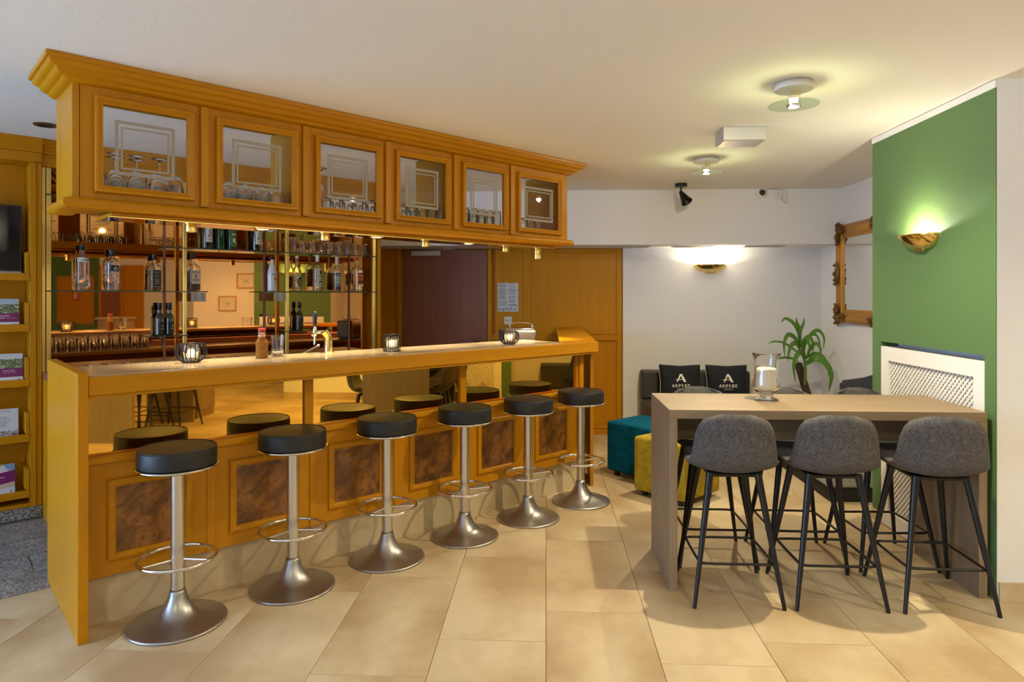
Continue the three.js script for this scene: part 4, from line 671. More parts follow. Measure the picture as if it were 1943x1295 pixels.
{
  const magenta = '#7c1763';
  const cover = (kind) => print(192, 272, (x, w, h) => { const r = rng(kind * 9 + 2);
    x.fillStyle = '#c9cdd0'; x.fillRect(0, 0, w, h);
    if (kind < 2) { x.fillStyle = kind ? '#c6d0d6' : '#aebfcf'; x.fillRect(0, 0, w, 70); for (let k = 0; k < 400; k++) { x.fillStyle = ['#3f5c2c', '#5d7b39', '#2c3d24', '#7d9950', '#8d8d84'][Math.floor(r() * 5)]; x.fillRect(r() * w, 50 + r() * 85, 4 + r() * 14, 3 + r() * 8); } x.fillStyle = '#4b4544'; for (let k = 0; k < 30; k++) x.fillRect(w * 0.55 + r() * 60, 60 + r() * 60, 6, 6); x.fillStyle = magenta; x.fillRect(0, 138, w, 84); x.fillStyle = '#f1e3ee'; x.font = 'bold 15px sans-serif'; if (kind) { x.fillText('Verna Park', 56, 166); x.font = '9px sans-serif'; x.fillText('Rüsselsheim am Main', 56, 182); } else { x.fillText('RÜSSELSHEIM', 30, 168); x.fillText('AM MAIN', 30, 188); x.font = '9px sans-serif'; x.fillText('auf einen Blick', 108, 187); } x.fillStyle = '#e3e5e6'; x.fillRect(0, 222, w, 50); }
    else if (kind === 2) { x.fillStyle = '#d5dadb'; x.fillRect(0, 0, w, h); x.strokeStyle = '#a2a9ab'; x.lineWidth = 3; for (let k = 0; k < 3; k++) { x.beginPath(); x.moveTo(60 + k * 14, 36); x.lineTo(90 + k * 14, 14); x.lineTo(120 + k * 14, 36); x.stroke(); } x.fillStyle = '#34454f'; x.font = 'bold 13px sans-serif'; x.fillText('Historischer', 40, 80); x.fillText('Stadtrundgang', 40, 96); x.fillStyle = '#7c868b'; for (let k = 0; k < 6; k++) x.fillRect(40, 112 + k * 11, 50 + r() * 70, 4); for (let k = 0; k < 260; k++) { x.fillStyle = ['#6a5248', '#8b6a58', '#4a3a34', '#a59184'][k % 4]; x.fillRect(r() * w, 205 + r() * 62, 8, 5); } }
    else { x.fillStyle = '#d7dade'; x.fillRect(0, 0, w, h); const tri = (c, p) => { x.fillStyle = c; x.beginPath(); p.forEach(([a, b], i) => i ? x.lineTo(a, b) : x.moveTo(a, b)); x.closePath(); x.fill(); }; tri('#b9c23a', [[0, 0], [110, 0], [40, 90], [0, 70]]); tri('#7fa4c4', [[110, 0], [192, 0], [192, 90], [150, 60]]); tri('#7c1763', [[0, 90], [192, 60], [192, 165], [0, 195]]); tri('#c9ba9e', [[0, 195], [192, 165], [192, 215], [0, 225]]); x.fillStyle = '#f1e3ee'; x.font = 'bold 15px sans-serif'; x.fillText('RÜSSELSHEIM', 24, 122); x.fillText('AM MAIN', 24, 142); }
    x.strokeStyle = '#1f3b78'; x.lineWidth = 5; x.beginPath(); x.moveTo(w - 30, h - 12); x.lineTo(w - 30, h - 28); x.lineTo(w - 16, h - 24); x.stroke();
  });
  const mats = [0, 1, 2, 3].map((k) => printed(cover(k), { roughness: 0.35 }));
  const lab = ['magenta brochure with a park photograph on the shelf below the monitor', 'magenta park brochure on the third shelf board', 'white tour brochure on the fourth shelf board', 'brochure with coloured triangles on the lowest shelf board'];
  [[1.243, 0.002, 0], [0.886, 0.022, 1], [0.529, -0.002, 2], [0.165, -0.02, 3]].forEach(([y, sr, k]) => {
    for (let q = 0; q < 3; q++) {
      const w = 0.148, s = sr - w / 2 - q * (q === 1 && k < 2 ? 0.06 : q === 2 ? 0.115 : 0.16), o = thing('brochure', q === 0 ? lab[k] : lab[k].replace('brochure', 'brochure behind the front one'), 'brochure', BP(s, 2.125 + q * 0.014, y + 0.001), BAR_RY, q ? 'brochures stacked on the wall shelf' : undefined);
      const h = k === 3 ? 0.19 : 0.185, body = bx(-w / 2, w / 2, 0, h, -0.006, 0, 0.0005); body.rotateX(-0.12); part(o, 'pages', body, M.paper); const f = new THREE.PlaneGeometry(w, h); f.translate(0, h / 2, 0.0008); f.rotateX(-0.12); part(o, 'cover', f, mats[k]);
    }
  });
}
// ---------------------------------------------------------------- bottles
function bottleProfile(r, h, neck, shoulder, nr, base = 0) { // outer outline
  const y = (a) => base + a; return [[0, y(0.004)], [r * 0.8, y(0)], [r, y(0.006)], [r, y(shoulder)], [r * 0.93, y(shoulder + (neck - shoulder) * 0.3)], [r * 0.62, y(shoulder + (neck - shoulder) * 0.72)], [nr, y(neck)], [nr, y(h - 0.03)], [nr * 1.18, y(h - 0.028)], [nr * 1.18, y(h - 0.018)], [nr, y(h - 0.016)], [nr, y(h - 0.004)]];
}
function labelOn(parent, r, y0, y1, ang, mat, square) {
  if (square) { const g = new THREE.PlaneGeometry(r * 2 * ang, y1 - y0); g.translate(0, (y0 + y1) / 2, r + 0.0006); return part(parent, 'label', g, mat); }
  const g = new THREE.CylinderGeometry(r + 0.0006, r + 0.0006, y1 - y0, 24, 1, true, -ang / 2, ang); g.translate(0, (y0 + y1) / 2, 0); return part(parent, 'label', g, mat);
}
const lbl = (w, h, draw) => printed(print(w, h, draw), { roughness: 0.5, side: THREE.DoubleSide });
function text(x, s, cx, cy, font, col) { x.fillStyle = col; x.font = font; x.textAlign = 'center'; x.fillText(s, cx, cy); }
function bottle(label, s, t, y, o) {
  const b = thing('bottle', label, 'bottle', BP(s, t, y), BAR_RY + (o.turn || 0));
  let g; const prof = bottleProfile(o.r, o.h, o.neck || o.h * 0.72, o.shoulder || o.h * 0.55, o.nr || 0.013);
  const sq = (geo, r) => { const p = geo.attributes.position; for (let i = 0; i < p.count; i++) { const X = p.getX(i), Z = p.getZ(i), d = Math.hypot(X, Z); if (d > r * 0.55) { const m = Math.max(Math.abs(X), Math.abs(Z)), k = Math.min(1, (d / r - 0.55) / 0.4), f = Math.min(d / m, 1.28); const e = 1 + (f - 1) * k; p.setX(i, X * e); p.setZ(i, Z * e); } } geo.computeVertexNormals(); return geo; };
  const inner = (o.mat || M.glass) === M.glass || o.mat === M.greenGlass ? prof.slice(2, -1).reverse().map(([r, y]) => [Math.max(0.002, r - 0.0022), Math.max(y, 0.006)]).concat([[0, 0.007]]) : [];
  g = lathe([...prof, ...inner], 40); if (o.square) sq(g, o.r); part(b, 'glass', g, o.mat || M.glass);
  if (o.fill) { const f = lathe([[0, 0.008], [o.r - 0.004, 0.008], [o.r - 0.004, o.fill], [0, o.fill]], 32); if (o.square) sq(f, o.r - 0.004); part(b, 'liquid', f, o.liquid || M.whiskey); }
  const ch = o.capH || 0.03; part(b, 'cap', lathe([[0, o.h - ch + 0.002], [(o.nr || 0.013) + 0.0035, o.h - ch + 0.002], [(o.nr || 0.013) + 0.0035, o.h + 0.002], [(o.nr || 0.013) + 0.002, o.h + 0.004], [0, o.h + 0.004]], 24), o.cap || M.blackPlastic);
  for (const [y0, y1, ang, m] of o.labels || []) labelOn(b, o.r, y0, y1, ang, m, o.square);
  if (o.facets) { const gs = [], rr = rng(o.facets); for (let k = 0; k < 90; k++) { const a = rr() * 6.283, yy = 0.012 + rr() * (o.facetTop || 0.17), q = new THREE.IcosahedronGeometry(0.011, 0); q.scale(1, 1.2, 0.35); q.rotateY(a + Math.PI / 2); q.translate(Math.cos(a) * (o.r - 0.002), yy, Math.sin(a) * (o.r - 0.002)); q.rotateY(0); gs.push(q); } part(b, 'facets', merge(gs), M.thinGlass, 'cut glass facets'); }
  return b;
}
{
  const gin = lbl(256, 96, (x, w, h) => { x.fillStyle = '#d9d6c6'; x.fillRect(0, 0, w, h); x.strokeStyle = '#8d8a70'; x.lineWidth = 3; x.strokeRect(3, 3, w - 6, h - 6); text(x, "GORDON'S", w / 2, 64, 'bold 44px sans-serif', '#23301f'); });
  const vod = lbl(160, 128, (x, w, h) => { x.fillStyle = '#101012'; x.fillRect(0, 0, w, h); text(x, 'THREE', w / 2, 68, 'bold 30px sans-serif', '#e8e8e8'); text(x, 'SIXTY', w / 2, 98, 'bold 30px sans-serif', '#e8e8e8'); x.strokeStyle = '#e8e8e8'; x.lineWidth = 4; x.beginPath(); x.moveTo(64, 36); x.lineTo(80, 14); x.lineTo(96, 36); x.closePath(); x.stroke(); x.fillStyle = '#e8e8e8'; x.fillRect(0, 114, w, 14); });
  const jd = lbl(192, 256, (x, w, h) => { x.fillStyle = '#141414'; x.fillRect(0, 0, w, h); x.strokeStyle = '#b9b4a6'; x.lineWidth = 4; x.strokeRect(6, 6, w - 12, h - 12); text(x, "JACK DANIEL'S", w / 2, 44, 'bold 22px serif', '#dcd8cc'); x.beginPath(); x.ellipse(w / 2, 92, 52, 30, 0, 0, 7); x.stroke(); text(x, 'Old No. 7', w / 2, 98, 'bold 18px serif', '#dcd8cc'); text(x, 'Tennessee', w / 2, 154, 'bold 22px serif', '#dcd8cc'); text(x, 'WHISKEY', w / 2, 182, 'bold 20px serif', '#dcd8cc'); x.fillStyle = '#b9b4a6'; x.fillRect(40, 200, 112, 5); x.fillRect(52, 214, 88, 4); });
  const jb = lbl(192, 224, (x, w, h) => { x.fillStyle = '#d8d3c4'; x.fillRect(0, 0, w, h); text(x, 'JIM BEAM', w / 2, 48, 'bold 36px serif', '#1c1a18'); x.fillStyle = '#a2473a'; x.beginPath(); x.arc(w / 2, 98, 27, 0, 7); x.fill(); x.fillStyle = '#c76a55'; x.beginPath(); x.arc(w / 2, 98, 14, 0, 7); x.fill(); x.fillStyle = '#4a4238'; x.fillRect(26, 146, 140, 10); text(x, 'BOURBON', w / 2, 182, 'bold 28px serif', '#2a2622'); x.fillStyle = '#6a6256'; x.fillRect(40, 196, 112, 6); });
  const mal = lbl(192, 256, (x, w, h) => { x.fillStyle = '#dcdad6'; x.fillRect(0, 0, w, h); text(x, 'MALIBU', w / 2, 66, 'bold 40px sans-serif', '#1f1c1a'); x.fillStyle = '#b5713c'; x.beginPath(); x.arc(w / 2, 128, 34, 0, 7); x.fill(); x.fillStyle = '#7a4a2a'; x.fillRect(90, 80, 7, 60); x.fillStyle = '#a8a29a'; x.fillRect(56, 186, 80, 8); x.fillRect(64, 204, 64, 6); });
  const oval = lbl(192, 256, (x, w, h) => { x.fillStyle = '#b9b19f'; x.fillRect(0, 0, w, h); x.fillStyle = '#3a2420'; x.beginPath(); x.ellipse(w / 2, h / 2, 80, 118, 0, 0, 7); x.fill(); x.strokeStyle = '#d8d0bd'; x.lineWidth = 6; x.stroke(); for (const [y, l] of [[80, 60], [112, 96], [150, 84], [186, 70]]) { x.fillStyle = '#d8d0bd'; x.fillRect(w / 2 - l / 2, y, l, 16); } });
  const bac = lbl(192, 256, (x, w, h) => { x.fillStyle = '#c9c7bf'; x.fillRect(0, 0, w, h); x.fillStyle = '#5e3b30'; x.beginPath(); x.arc(w / 2, 54, 32, 0, 7); x.fill(); text(x, 'BACARDI', w / 2, 124, 'bold 34px serif', '#2b2a2a'); x.fillStyle = '#2f3436'; x.fillRect(40, 176, 112, 18); text(x, 'CARTA BLANCA', w / 2, 160, 'bold 18px sans-serif', '#3a3a3a'); x.fillStyle = '#8a9190'; x.fillRect(20, 214, 152, 10); });
  const can = lbl(160, 256, (x, w, h) => { x.fillStyle = '#c4cfc4'; x.fillRect(0, 0, w, h); x.fillStyle = '#1c2024'; x.fillRect(0, 6, w, 46); text(x, 'CANARIO', w / 2, 41, 'bold 30px sans-serif', '#e8e8e0'); x.fillStyle = '#8fb49a'; x.fillRect(0, 60, w, 80); x.fillStyle = '#8a7f96'; x.fillRect(0, 150, w, 50); x.fillStyle = '#4d2f55'; x.fillRect(0, 200, w, 56); });
  const sie = lbl(192, 224, (x, w, h) => { x.fillStyle = '#b2512a'; x.fillRect(0, 0, w, h); x.fillStyle = '#d98a45'; x.fillRect(0, 90, w, 50); x.fillStyle = '#6b2c1c'; x.beginPath(); x.moveTo(0, 150); x.lineTo(60, 110); x.lineTo(120, 146); x.lineTo(192, 104); x.lineTo(192, 180); x.lineTo(0, 180); x.fill(); text(x, 'SIERRA', w / 2, 64, 'bold 46px serif', '#f0e6d4'); x.fillStyle = '#d8cdb9'; x.fillRect(0, 184, w, 40); });
  const mon = lbl(160, 256, (x, w, h) => { x.fillStyle = '#d3d4d2'; x.fillRect(0, 0, w, h); text(x, 'MONIN', w / 2, 44, 'bold 36px serif', '#33363a'); const r = rng(8); x.fillStyle = '#3a4658'; for (let k = 0; k < 22; k++) { x.beginPath(); x.ellipse(30 + r() * 100, 76 + r() * 100, 5 + r() * 10, 3 + r() * 7, r() * 3, 0, 7); x.fill(); } x.fillStyle = '#8a8f95'; x.fillRect(36, 204, 88, 8); x.fillRect(46, 222, 68, 6); });
  const wine = lbl(96, 128, (x, w, h) => { x.fillStyle = '#161c26'; x.fillRect(0, 0, w, h); x.fillStyle = '#c9c4b6'; x.beginPath(); x.arc(w / 2, 50, 12, 0, 7); x.fill(); x.fillRect(20, 78, 56, 4); x.fillRect(28, 90, 40, 3); });
  const limes = lbl(96, 128, (x, w, h) => { x.fillStyle = '#3c6a3c'; x.fillRect(0, 0, w, h); x.fillStyle = '#cfe0b4'; x.beginPath(); x.arc(40, 70, 18, 0, 7); x.fill(); x.beginPath(); x.arc(66, 90, 13, 0, 7); x.fill(); x.fillRect(12, 18, 72, 8); });
  const T = 2.135, y = SH1 + 0.0005;
  bottle('clear gin bottle with a cream band label beside the first brass post', 0.352, T, y, { r: 0.042, h: 0.312, shoulder: 0.2, neck: 0.26, nr: 0.017, capH: 0.035, labels: [[0.196, 0.226, 2.4, gin]], facets: 3, facetTop: 0.11, turn: 0.3 });
  bottle('faceted clear vodka bottle with a black label', 0.532, T, y, { r: 0.044, h: 0.288, shoulder: 0.2, neck: 0.236, nr: 0.019, capH: 0.045, labels: [[0.13, 0.18, 1.5, vod]], facets: 7, facetTop: 0.19, turn: 0.4 });
  bottle('square whiskey bottle with a black label', 0.802, T, y, { r: 0.037, h: 0.266, square: true, shoulder: 0.165, neck: 0.21, nr: 0.014, capH: 0.042, fill: 0.12, labels: [[0.03, 0.155, 0.86, jd]], turn: 0.25 });
  bottle('square bourbon bottle with a white label and red seal', 1.066, T, y, { r: 0.042, h: 0.287, square: true, shoulder: 0.17, neck: 0.215, nr: 0.014, capH: 0.045, fill: 0.06, labels: [[0.055, 0.16, 0.9, jb]], turn: 0.3 });
  bottle('white coconut liqueur bottle with a palm label', 1.68, T, y, { r: 0.038, h: 0.284, shoulder: 0.14, neck: 0.235, nr: 0.013, mat: M.whiteGlass, cap: M.blackPlastic, capH: 0.025, labels: [[0.04, 0.165, 1.7, mal]], turn: 0.35 });
  bottle('clear liqueur bottle with a dark oval label', 1.893, T, y, { r: 0.039, h: 0.298, shoulder: 0.15, neck: 0.22, nr: 0.013, cap: M.steel, labels: [[0.03, 0.13, 1.6, oval]], turn: 0.35 });
  bottle('clear white rum bottle with a white pourer', 2.076, T, y, { r: 0.04, h: 0.312, shoulder: 0.19, neck: 0.25, nr: 0.013, cap: M.whitePaint, capH: 0.055, labels: [[0.04, 0.2, 1.9, bac]], turn: 0.4 });
  bottle('slim bottle with a green and purple label', 2.26, T, y, { r: 0.034, h: 0.306, shoulder: 0.18, neck: 0.235, nr: 0.013, cap: M.waxWhite, capH: 0.085, labels: [[0.01, 0.17, 2.4, can]], turn: 0.4 });
  bottle('flat tequila bottle with an orange label and red cap', 2.456, T, y, { r: 0.043, h: 0.305, square: true, shoulder: 0.19, neck: 0.235, nr: 0.013, cap: M.redPlastic, capH: 0.025, labels: [[0.05, 0.17, 0.85, sie]], turn: 0.4 });
  for (const [s, q, k] of [[0.838, 0, 'nearer the gin bottles'], [0.905, 0, 'beside the second brass post'], [1.918, 0, 'behind the beer tap']]) bottle('small dark wine bottle on the low glass shelf ' + k, s, 2.14, SH3 + 0.0005, { r: 0.031, h: 0.236, shoulder: 0.12, neck: 0.165, nr: 0.012, mat: M.wineGlass, capH: 0.05, labels: [[0.02, 0.1, 1.8, wine]], turn: 0.5 });
  for (const [s, k] of [[1.172, 'beside the second brass post'], [1.552, 'beside the third brass post']]) bottle('syrup bottle with a white label on the upper glass shelf ' + k, s, 2.14, SH2, { r: 0.037, h: 0.3, shoulder: 0.19, neck: 0.24, nr: 0.013, mat: M.wineGlass, labels: [[0.05, 0.18, 1.9, mon]], turn: 0.4 });
  bottle('green syrup bottle with a lime label between the two white-labelled ones', 1.356, 2.14, SH2, { r: 0.035, h: 0.29, shoulder: 0.18, neck: 0.23, nr: 0.013, mat: M.greenGlass, labels: [[0.02, 0.14, 1.8, limes]], turn: 0.4 });
  bottle('dark green bottle on the upper glass shelf beside the lime label', 1.27, 2.14, SH2, { r: 0.033, h: 0.27, shoulder: 0.15, neck: 0.2, nr: 0.013, mat: M.greenGlass });
  const card = printed(print(128, 96, (x, w, h) => { x.fillStyle = '#cfcfcb'; x.fillRect(0, 0, w, h); x.fillStyle = '#6d6f70'; for (let k = 0; k < 5; k++) { x.fillRect(10, 12 + k * 16, 44, 5); x.fillRect(84, 12 + k * 16, 32, 5); } }));
  [[1.085, 'under the bourbon bottle'], [1.715, 'under the white liqueur bottle']].forEach(([s, k]) => { const o = thing('price_card', 'small printed price card hanging from the glass shelf ' + k, 'card', BP(s, 2.055, SH1 - 0.08), BAR_RY + 0.25); part(o, 'card', bx(-0.058, 0.058, 0, 0.07, -0.0012, 0, 0), M.paper); const g = new THREE.PlaneGeometry(0.116, 0.07); g.translate(0, 0.035, 0.0006); part(o, 'print', g, card); });
}
// ---------------------------------------------------------------- drinking glasses
const shellGlass = (out, th) => { const inn = out.slice().reverse().filter(([r]) => r > th * 1.5).map(([r, y]) => [r - th, y + (y < 0.01 ? 0.004 : 0)]); return [...out, ...inn]; };
const gDome = lathe([[0.033, 0], [0.036, 0.02], [0.036, 0.045], [0.031, 0.066], [0.02, 0.079], [0.008, 0.083], [0, 0.0835], [0, 0.081], [0.008, 0.0805], [0.019, 0.0765], [0.0295, 0.0645], [0.0345, 0.045], [0.0345, 0.02], [0.0315, 0]], 24);
const gStem = lathe([[0.031, 0], [0.036, 0.03], [0.034, 0.06], [0.024, 0.082], [0.007, 0.092], [0.004, 0.1], [0.0035, 0.15], [0.006, 0.16], [0.02, 0.164], [0.034, 0.166], [0.034, 0.1675], [0, 0.1675], [0, 0.095], [0.006, 0.09], [0.0225, 0.08], [0.0325, 0.059], [0.0345, 0.03], [0.0295, 0]], 24);
const gFlute = lathe([[0.022, 0], [0.026, 0.05], [0.024, 0.11], [0.012, 0.15], [0.004, 0.162], [0.0035, 0.215], [0.006, 0.224], [0.03, 0.23], [0.03, 0.232], [0, 0.232], [0, 0.155], [0.0105, 0.148], [0.0225, 0.109], [0.0245, 0.05], [0.0205, 0]], 24);
const gTumb = lathe([[0.032, 0], [0.028, 0.085], [0.027, 0.088], [0, 0.088], [0, 0.078], [0.0255, 0.078], [0.0305, 0]], 24);
const gTall = lathe([[0.03, 0], [0.026, 0.13], [0.025, 0.134], [0, 0.134], [0, 0.12], [0.0235, 0.12], [0.0285, 0]], 20);
const gMartini = lathe([[0, 0], [0.04, 0], [0.04, 0.002], [0.008, 0.006], [0.004, 0.012], [0.004, 0.09], [0.008, 0.098], [0.055, 0.165], [0.0535, 0.1655], [0.006, 0.1], [0, 0.098]], 28);
gDome.scale(1.12, 1.45, 1.12); gStem.scale(1.15, 1.25, 1.15); gFlute.scale(1.1, 1.15, 1.1); gTumb.scale(1.05, 1.25, 1.05);
{
  const put = (g, x, z, label, group, name) => single(name, g, M.glass, label, 'glass', CP(x, z, 1.9185), 0, group);
  const rr = rng(91);
  const row = (x0, x1, step, z, g, name, label, group) => { for (let x = x0; x < x1; x += step) put(g, x + (rr() - 0.5) * 0.008, z + (rr() - 0.5) * 0.01, label, group, name); };
  row(0.1, 1.04, 0.086, -0.07, gDome, 'tumbler_glass', 'rounded tumbler upside down in the first glass cabinet bay', 'rounded tumblers in the cabinet bay above the bar end');
  row(0.11, 0.46, 0.094, -0.16, gStem, 'stem_glass', 'stemmed glass upside down behind the rounded tumblers in the first cabinet bay', 'stemmed glasses in the first cabinet bay');
  row(0.13, 0.4, 0.094, -0.265, gStem, 'stem_glass', 'stemmed glass upside down behind the rounded tumblers in the first cabinet bay', 'stemmed glasses in the first cabinet bay');
  row(0.62, 1.04, 0.086, -0.16, gDome, 'tumbler_glass', 'rounded tumbler upside down in the first glass cabinet bay', 'rounded tumblers in the cabinet bay above the bar end');
  row(0.62, 1.04, 0.086, -0.25, gDome, 'tumbler_glass', 'rounded tumbler upside down in the first glass cabinet bay', 'rounded tumblers in the cabinet bay above the bar end');
  row(2.22, 2.62, 0.075, -0.155, gTall, 'tall_glass', 'tall straight glass upside down in the last cabinet bay', 'tall glasses in the last cabinet bay');
  row(1.31, 1.65, 0.08, -0.16, gTumb, 'straight_glass', 'straight tumbler upside down in the middle cabinet bay', 'straight tumblers in the middle cabinet bay');
  for (const [x, z] of [[1.175, -0.08], [1.235, -0.1], [1.19, -0.15]]) put(gFlute, x, z, 'tall champagne flute upside down in the middle cabinet bay', 'champagne flutes in the middle cabinet bay', 'flute_glass');
  row(1.31, 2.1, 0.078, -0.075, gTumb, 'straight_glass', 'straight tumbler upside down in the middle cabinet bay', 'straight tumblers in the middle cabinet bay');
  row(1.7, 2.0, 0.08, -0.16, gTumb, 'straight_glass', 'straight tumbler upside down in the middle cabinet bay', 'straight tumblers in the middle cabinet bay');
  row(2.22, 2.62, 0.075, -0.075, gTall, 'tall_glass', 'tall straight glass upside down in the last cabinet bay', 'tall glasses in the last cabinet bay');
  row(2.72, 3.1, 0.076, -0.085, gTumb, 'straight_glass', 'straight tumbler upside down in the last cabinet bay', 'straight tumblers in the last cabinet bay');
  // rows of glasses on the work shelf behind the counter
  for (let k = 0; k < 14; k++) for (const t of [0.62, 0.7, 0.78]) { const s = 0.16 + k * 0.083 + (t === 0.7 ? 0.03 : 0); if (k > 11 && (t > 0.65 || k === 13)) continue; single('beer_glass', gTall, M.glass, 'tall beer glass upside down on the work shelf behind the counter', 'glass', BP(s, t, 0.9605), 0, 'beer glasses on the work shelf'); }
  // small glasses on the upper shelf of the back bar
  for (let k = 0; k < 9; k++) single(k % 3 ? 'shot_glass' : 'tall_glass', k % 3 ? gTumb : gTall, M.glass, 'clear glass upside down on the upper glass shelf above the rum bottle', 'glass', BP(1.86 + k * 0.083, 2.13 + (k % 2) * 0.015, SH2 - 0.0035), 0, 'glasses on the upper glass shelf');
  for (let k = 0; k < 7; k++) single('martini_glass', gMartini, M.glass, 'cocktail glass on the topmost glass shelf beside the brass post', 'glass', BP(0.23 + k * 0.115, 2.14, SH4 + 0.0005), 0, 'cocktail glasses on the topmost shelf');
}
// ---------------------------------------------------------------- things on the counter
const CT = 1.1125;
function tealight(o, y) {
  const t = part(o, 'tealight', lathe([[0, y], [0.019, y], [0.019, y + 0.016], [0.0175, y + 0.016], [0.017, y + 0.012], [0, y + 0.011]], 24), M.waxWhite, 'burning tealight');
  part(t, 'flame', (() => { const g = lathe([[0, y + 0.014], [0.003, y + 0.018], [0.0038, y + 0.023], [0.002, y + 0.031], [0, y + 0.036]], 12); return g; })(), M.flame);
  const l = new THREE.PointLight(new THREE.Color().setRGB(1, 0.6, 0.25), 0.004, 0, 2); l.position.copy(o.position).add(new THREE.Vector3(0, y + 0.04, 0)); l.name = 'tealight_glow'; scene.add(l);
}
function wireBowl(s, t, r, h, label) {
  const o = thing('tealight_holder', label, 'candle holder', BP(s, t, CT), BAR_RY), gs = [], top = r * 0.82, bot = r * 0.5;
  for (let k = 0; k < 20; k++) { const a = k / 20 * 6.2832, P = (q, y) => [q * Math.cos(a), y, q * Math.sin(a)]; gs.push(tube([P(bot, 0.003), P(r * 0.85, h * 0.22), P(r, h * 0.52), P(r * 0.95, h * 0.8), P(top, h)], 0.0024, 14, 5)); }
  for (const [q, y] of [[top, h], [bot, 0.003]]) { const g = new THREE.TorusGeometry(q, 0.0022, 6, 40); g.rotateX(Math.PI / 2); g.translate(0, y, 0); gs.push(g); }
  part(o, 'wire_frame', merge(gs), M.blackMetal, 'black curved wires');
  part(o, 'glass_cup', lathe([[0, 0.0035], [r * 0.48, 0.0035], [r * 0.56, 0.006], [r * 0.56, h * 0.95], [r * 0.53, h * 0.95], [r * 0.53, 0.008], [0, 0.007]], 36), M.glass);
  tealight(o, 0.0085);
}
wireBowl(0.533, 0.325, 0.073, 0.094, 'round black wire tealight holder on the counter near the bar end panel');
wireBowl(2.545, 0.17, 0.068, 0.09, 'round black wire tealight holder on the counter in front of the steel toaster');
{
  const o = thing('tealight_lantern', 'cylindrical black wire tealight lantern on the counter in front of the door', 'candle holder', BP(1.647, 0.235, CT), BAR_RY), gs = [], r = 0.051, h = 0.1;
  for (let k = 0; k < 22; k++) { const a = k / 22 * 6.2832; gs.push(rod([r * Math.cos(a), 0.002, r * Math.sin(a)], [r * Math.cos(a), h, r * Math.sin(a)], 0.0015, 0.0015, 6)); }
  for (const y of [0.002, h]) { const g = new THREE.TorusGeometry(r, 0.0024, 6, 40); g.rotateX(Math.PI / 2); g.translate(0, y, 0); gs.push(g); }
  part(o, 'wire_frame', merge(gs), M.blackMetal, 'straight black wires'); part(o, 'glass_cup', lathe([[0, 0.003], [0.038, 0.003], [0.041, 0.006], [0.041, h * 0.86], [0.039, h * 0.86], [0.039, 0.008], [0, 0.007]], 36), M.glass); tealight(o, 0.0085);
}
{
  const o = thing('juice_bottle', 'dimpled amber juice bottle with a red cap on the counter', 'bottle', BP(0.887, 0.315, CT), BAR_RY);
  part(o, 'glass', lathe([[0, 0.003], [0.026, 0], [0.029, 0.004], [0.0295, 0.085], [0.028, 0.095], [0.02, 0.108], [0.0175, 0.116], [0.018, 0.138], [0.019, 0.14], [0.019, 0.144], [0, 0.144]], 32), M.juice);
  const gs = []; for (let j = 0; j < 7; j++) for (let k = 0; k < 12; k++) { const a = (k + (j % 2) / 2) / 12 * 6.2832, g = new THREE.SphereGeometry(0.0062, 8, 6); g.scale(1, 1, 0.45); g.rotateY(Math.PI / 2 - a); g.translate(Math.cos(a) * 0.0292, 0.012 + j * 0.0118, Math.sin(a) * 0.0292); gs.push(g); }
  part(o, 'dimples', merge(gs), M.juice, 'raised dimples');
  part(o, 'label', (() => { const g = new THREE.CylinderGeometry(0.0188, 0.0195, 0.024, 24, 1, true); g.translate(0, 0.127, 0); return g; })(), lbl(128, 48, (x, w, h) => { x.fillStyle = '#cfa58e'; x.fillRect(0, 0, w, h); x.fillStyle = '#b03a22'; x.fillRect(8, 8, 44, 14); x.fillRect(70, 8, 44, 14); x.fillStyle = '#efe6da'; x.fillRect(8, 28, 100, 6); }));
  part(o, 'cap', lathe([[0, 0.145], [0.0195, 0.145], [0.0205, 0.148], [0.0205, 0.158], [0.019, 0.161], [0, 0.161]], 28), M.redPlastic, 'red screw cap');
  const t = thing('dimpled_tumbler', 'empty dimpled clear tumbler beside the juice bottle', 'glass', BP(0.985, 0.345, CT), BAR_RY);
  part(t, 'glass', lathe([[0, 0], [0.03, 0], [0.033, 0.004], [0.0335, 0.035], [0.031, 0.05], [0.033, 0.075], [0.038, 0.12], [0.0365, 0.121], [0.031, 0.076], [0.0285, 0.05], [0.031, 0.034], [0.0305, 0.012], [0, 0.012]], 40), M.glass);
  const g2 = []; for (let j = 0; j < 3; j++) for (let k = 0; k < 10; k++) { const a = (k + (j % 2) / 2) / 10 * 6.2832, g = new THREE.SphereGeometry(0.007, 8, 6); g.scale(1, 1, 0.35); g.rotateY(Math.PI / 2 - a); g.translate(Math.cos(a) * 0.033, 0.012 + j * 0.0135, Math.sin(a) * 0.033); g2.push(g); } part(t, 'dimples', merge(g2), M.thinGlass, 'raised dimples');
}
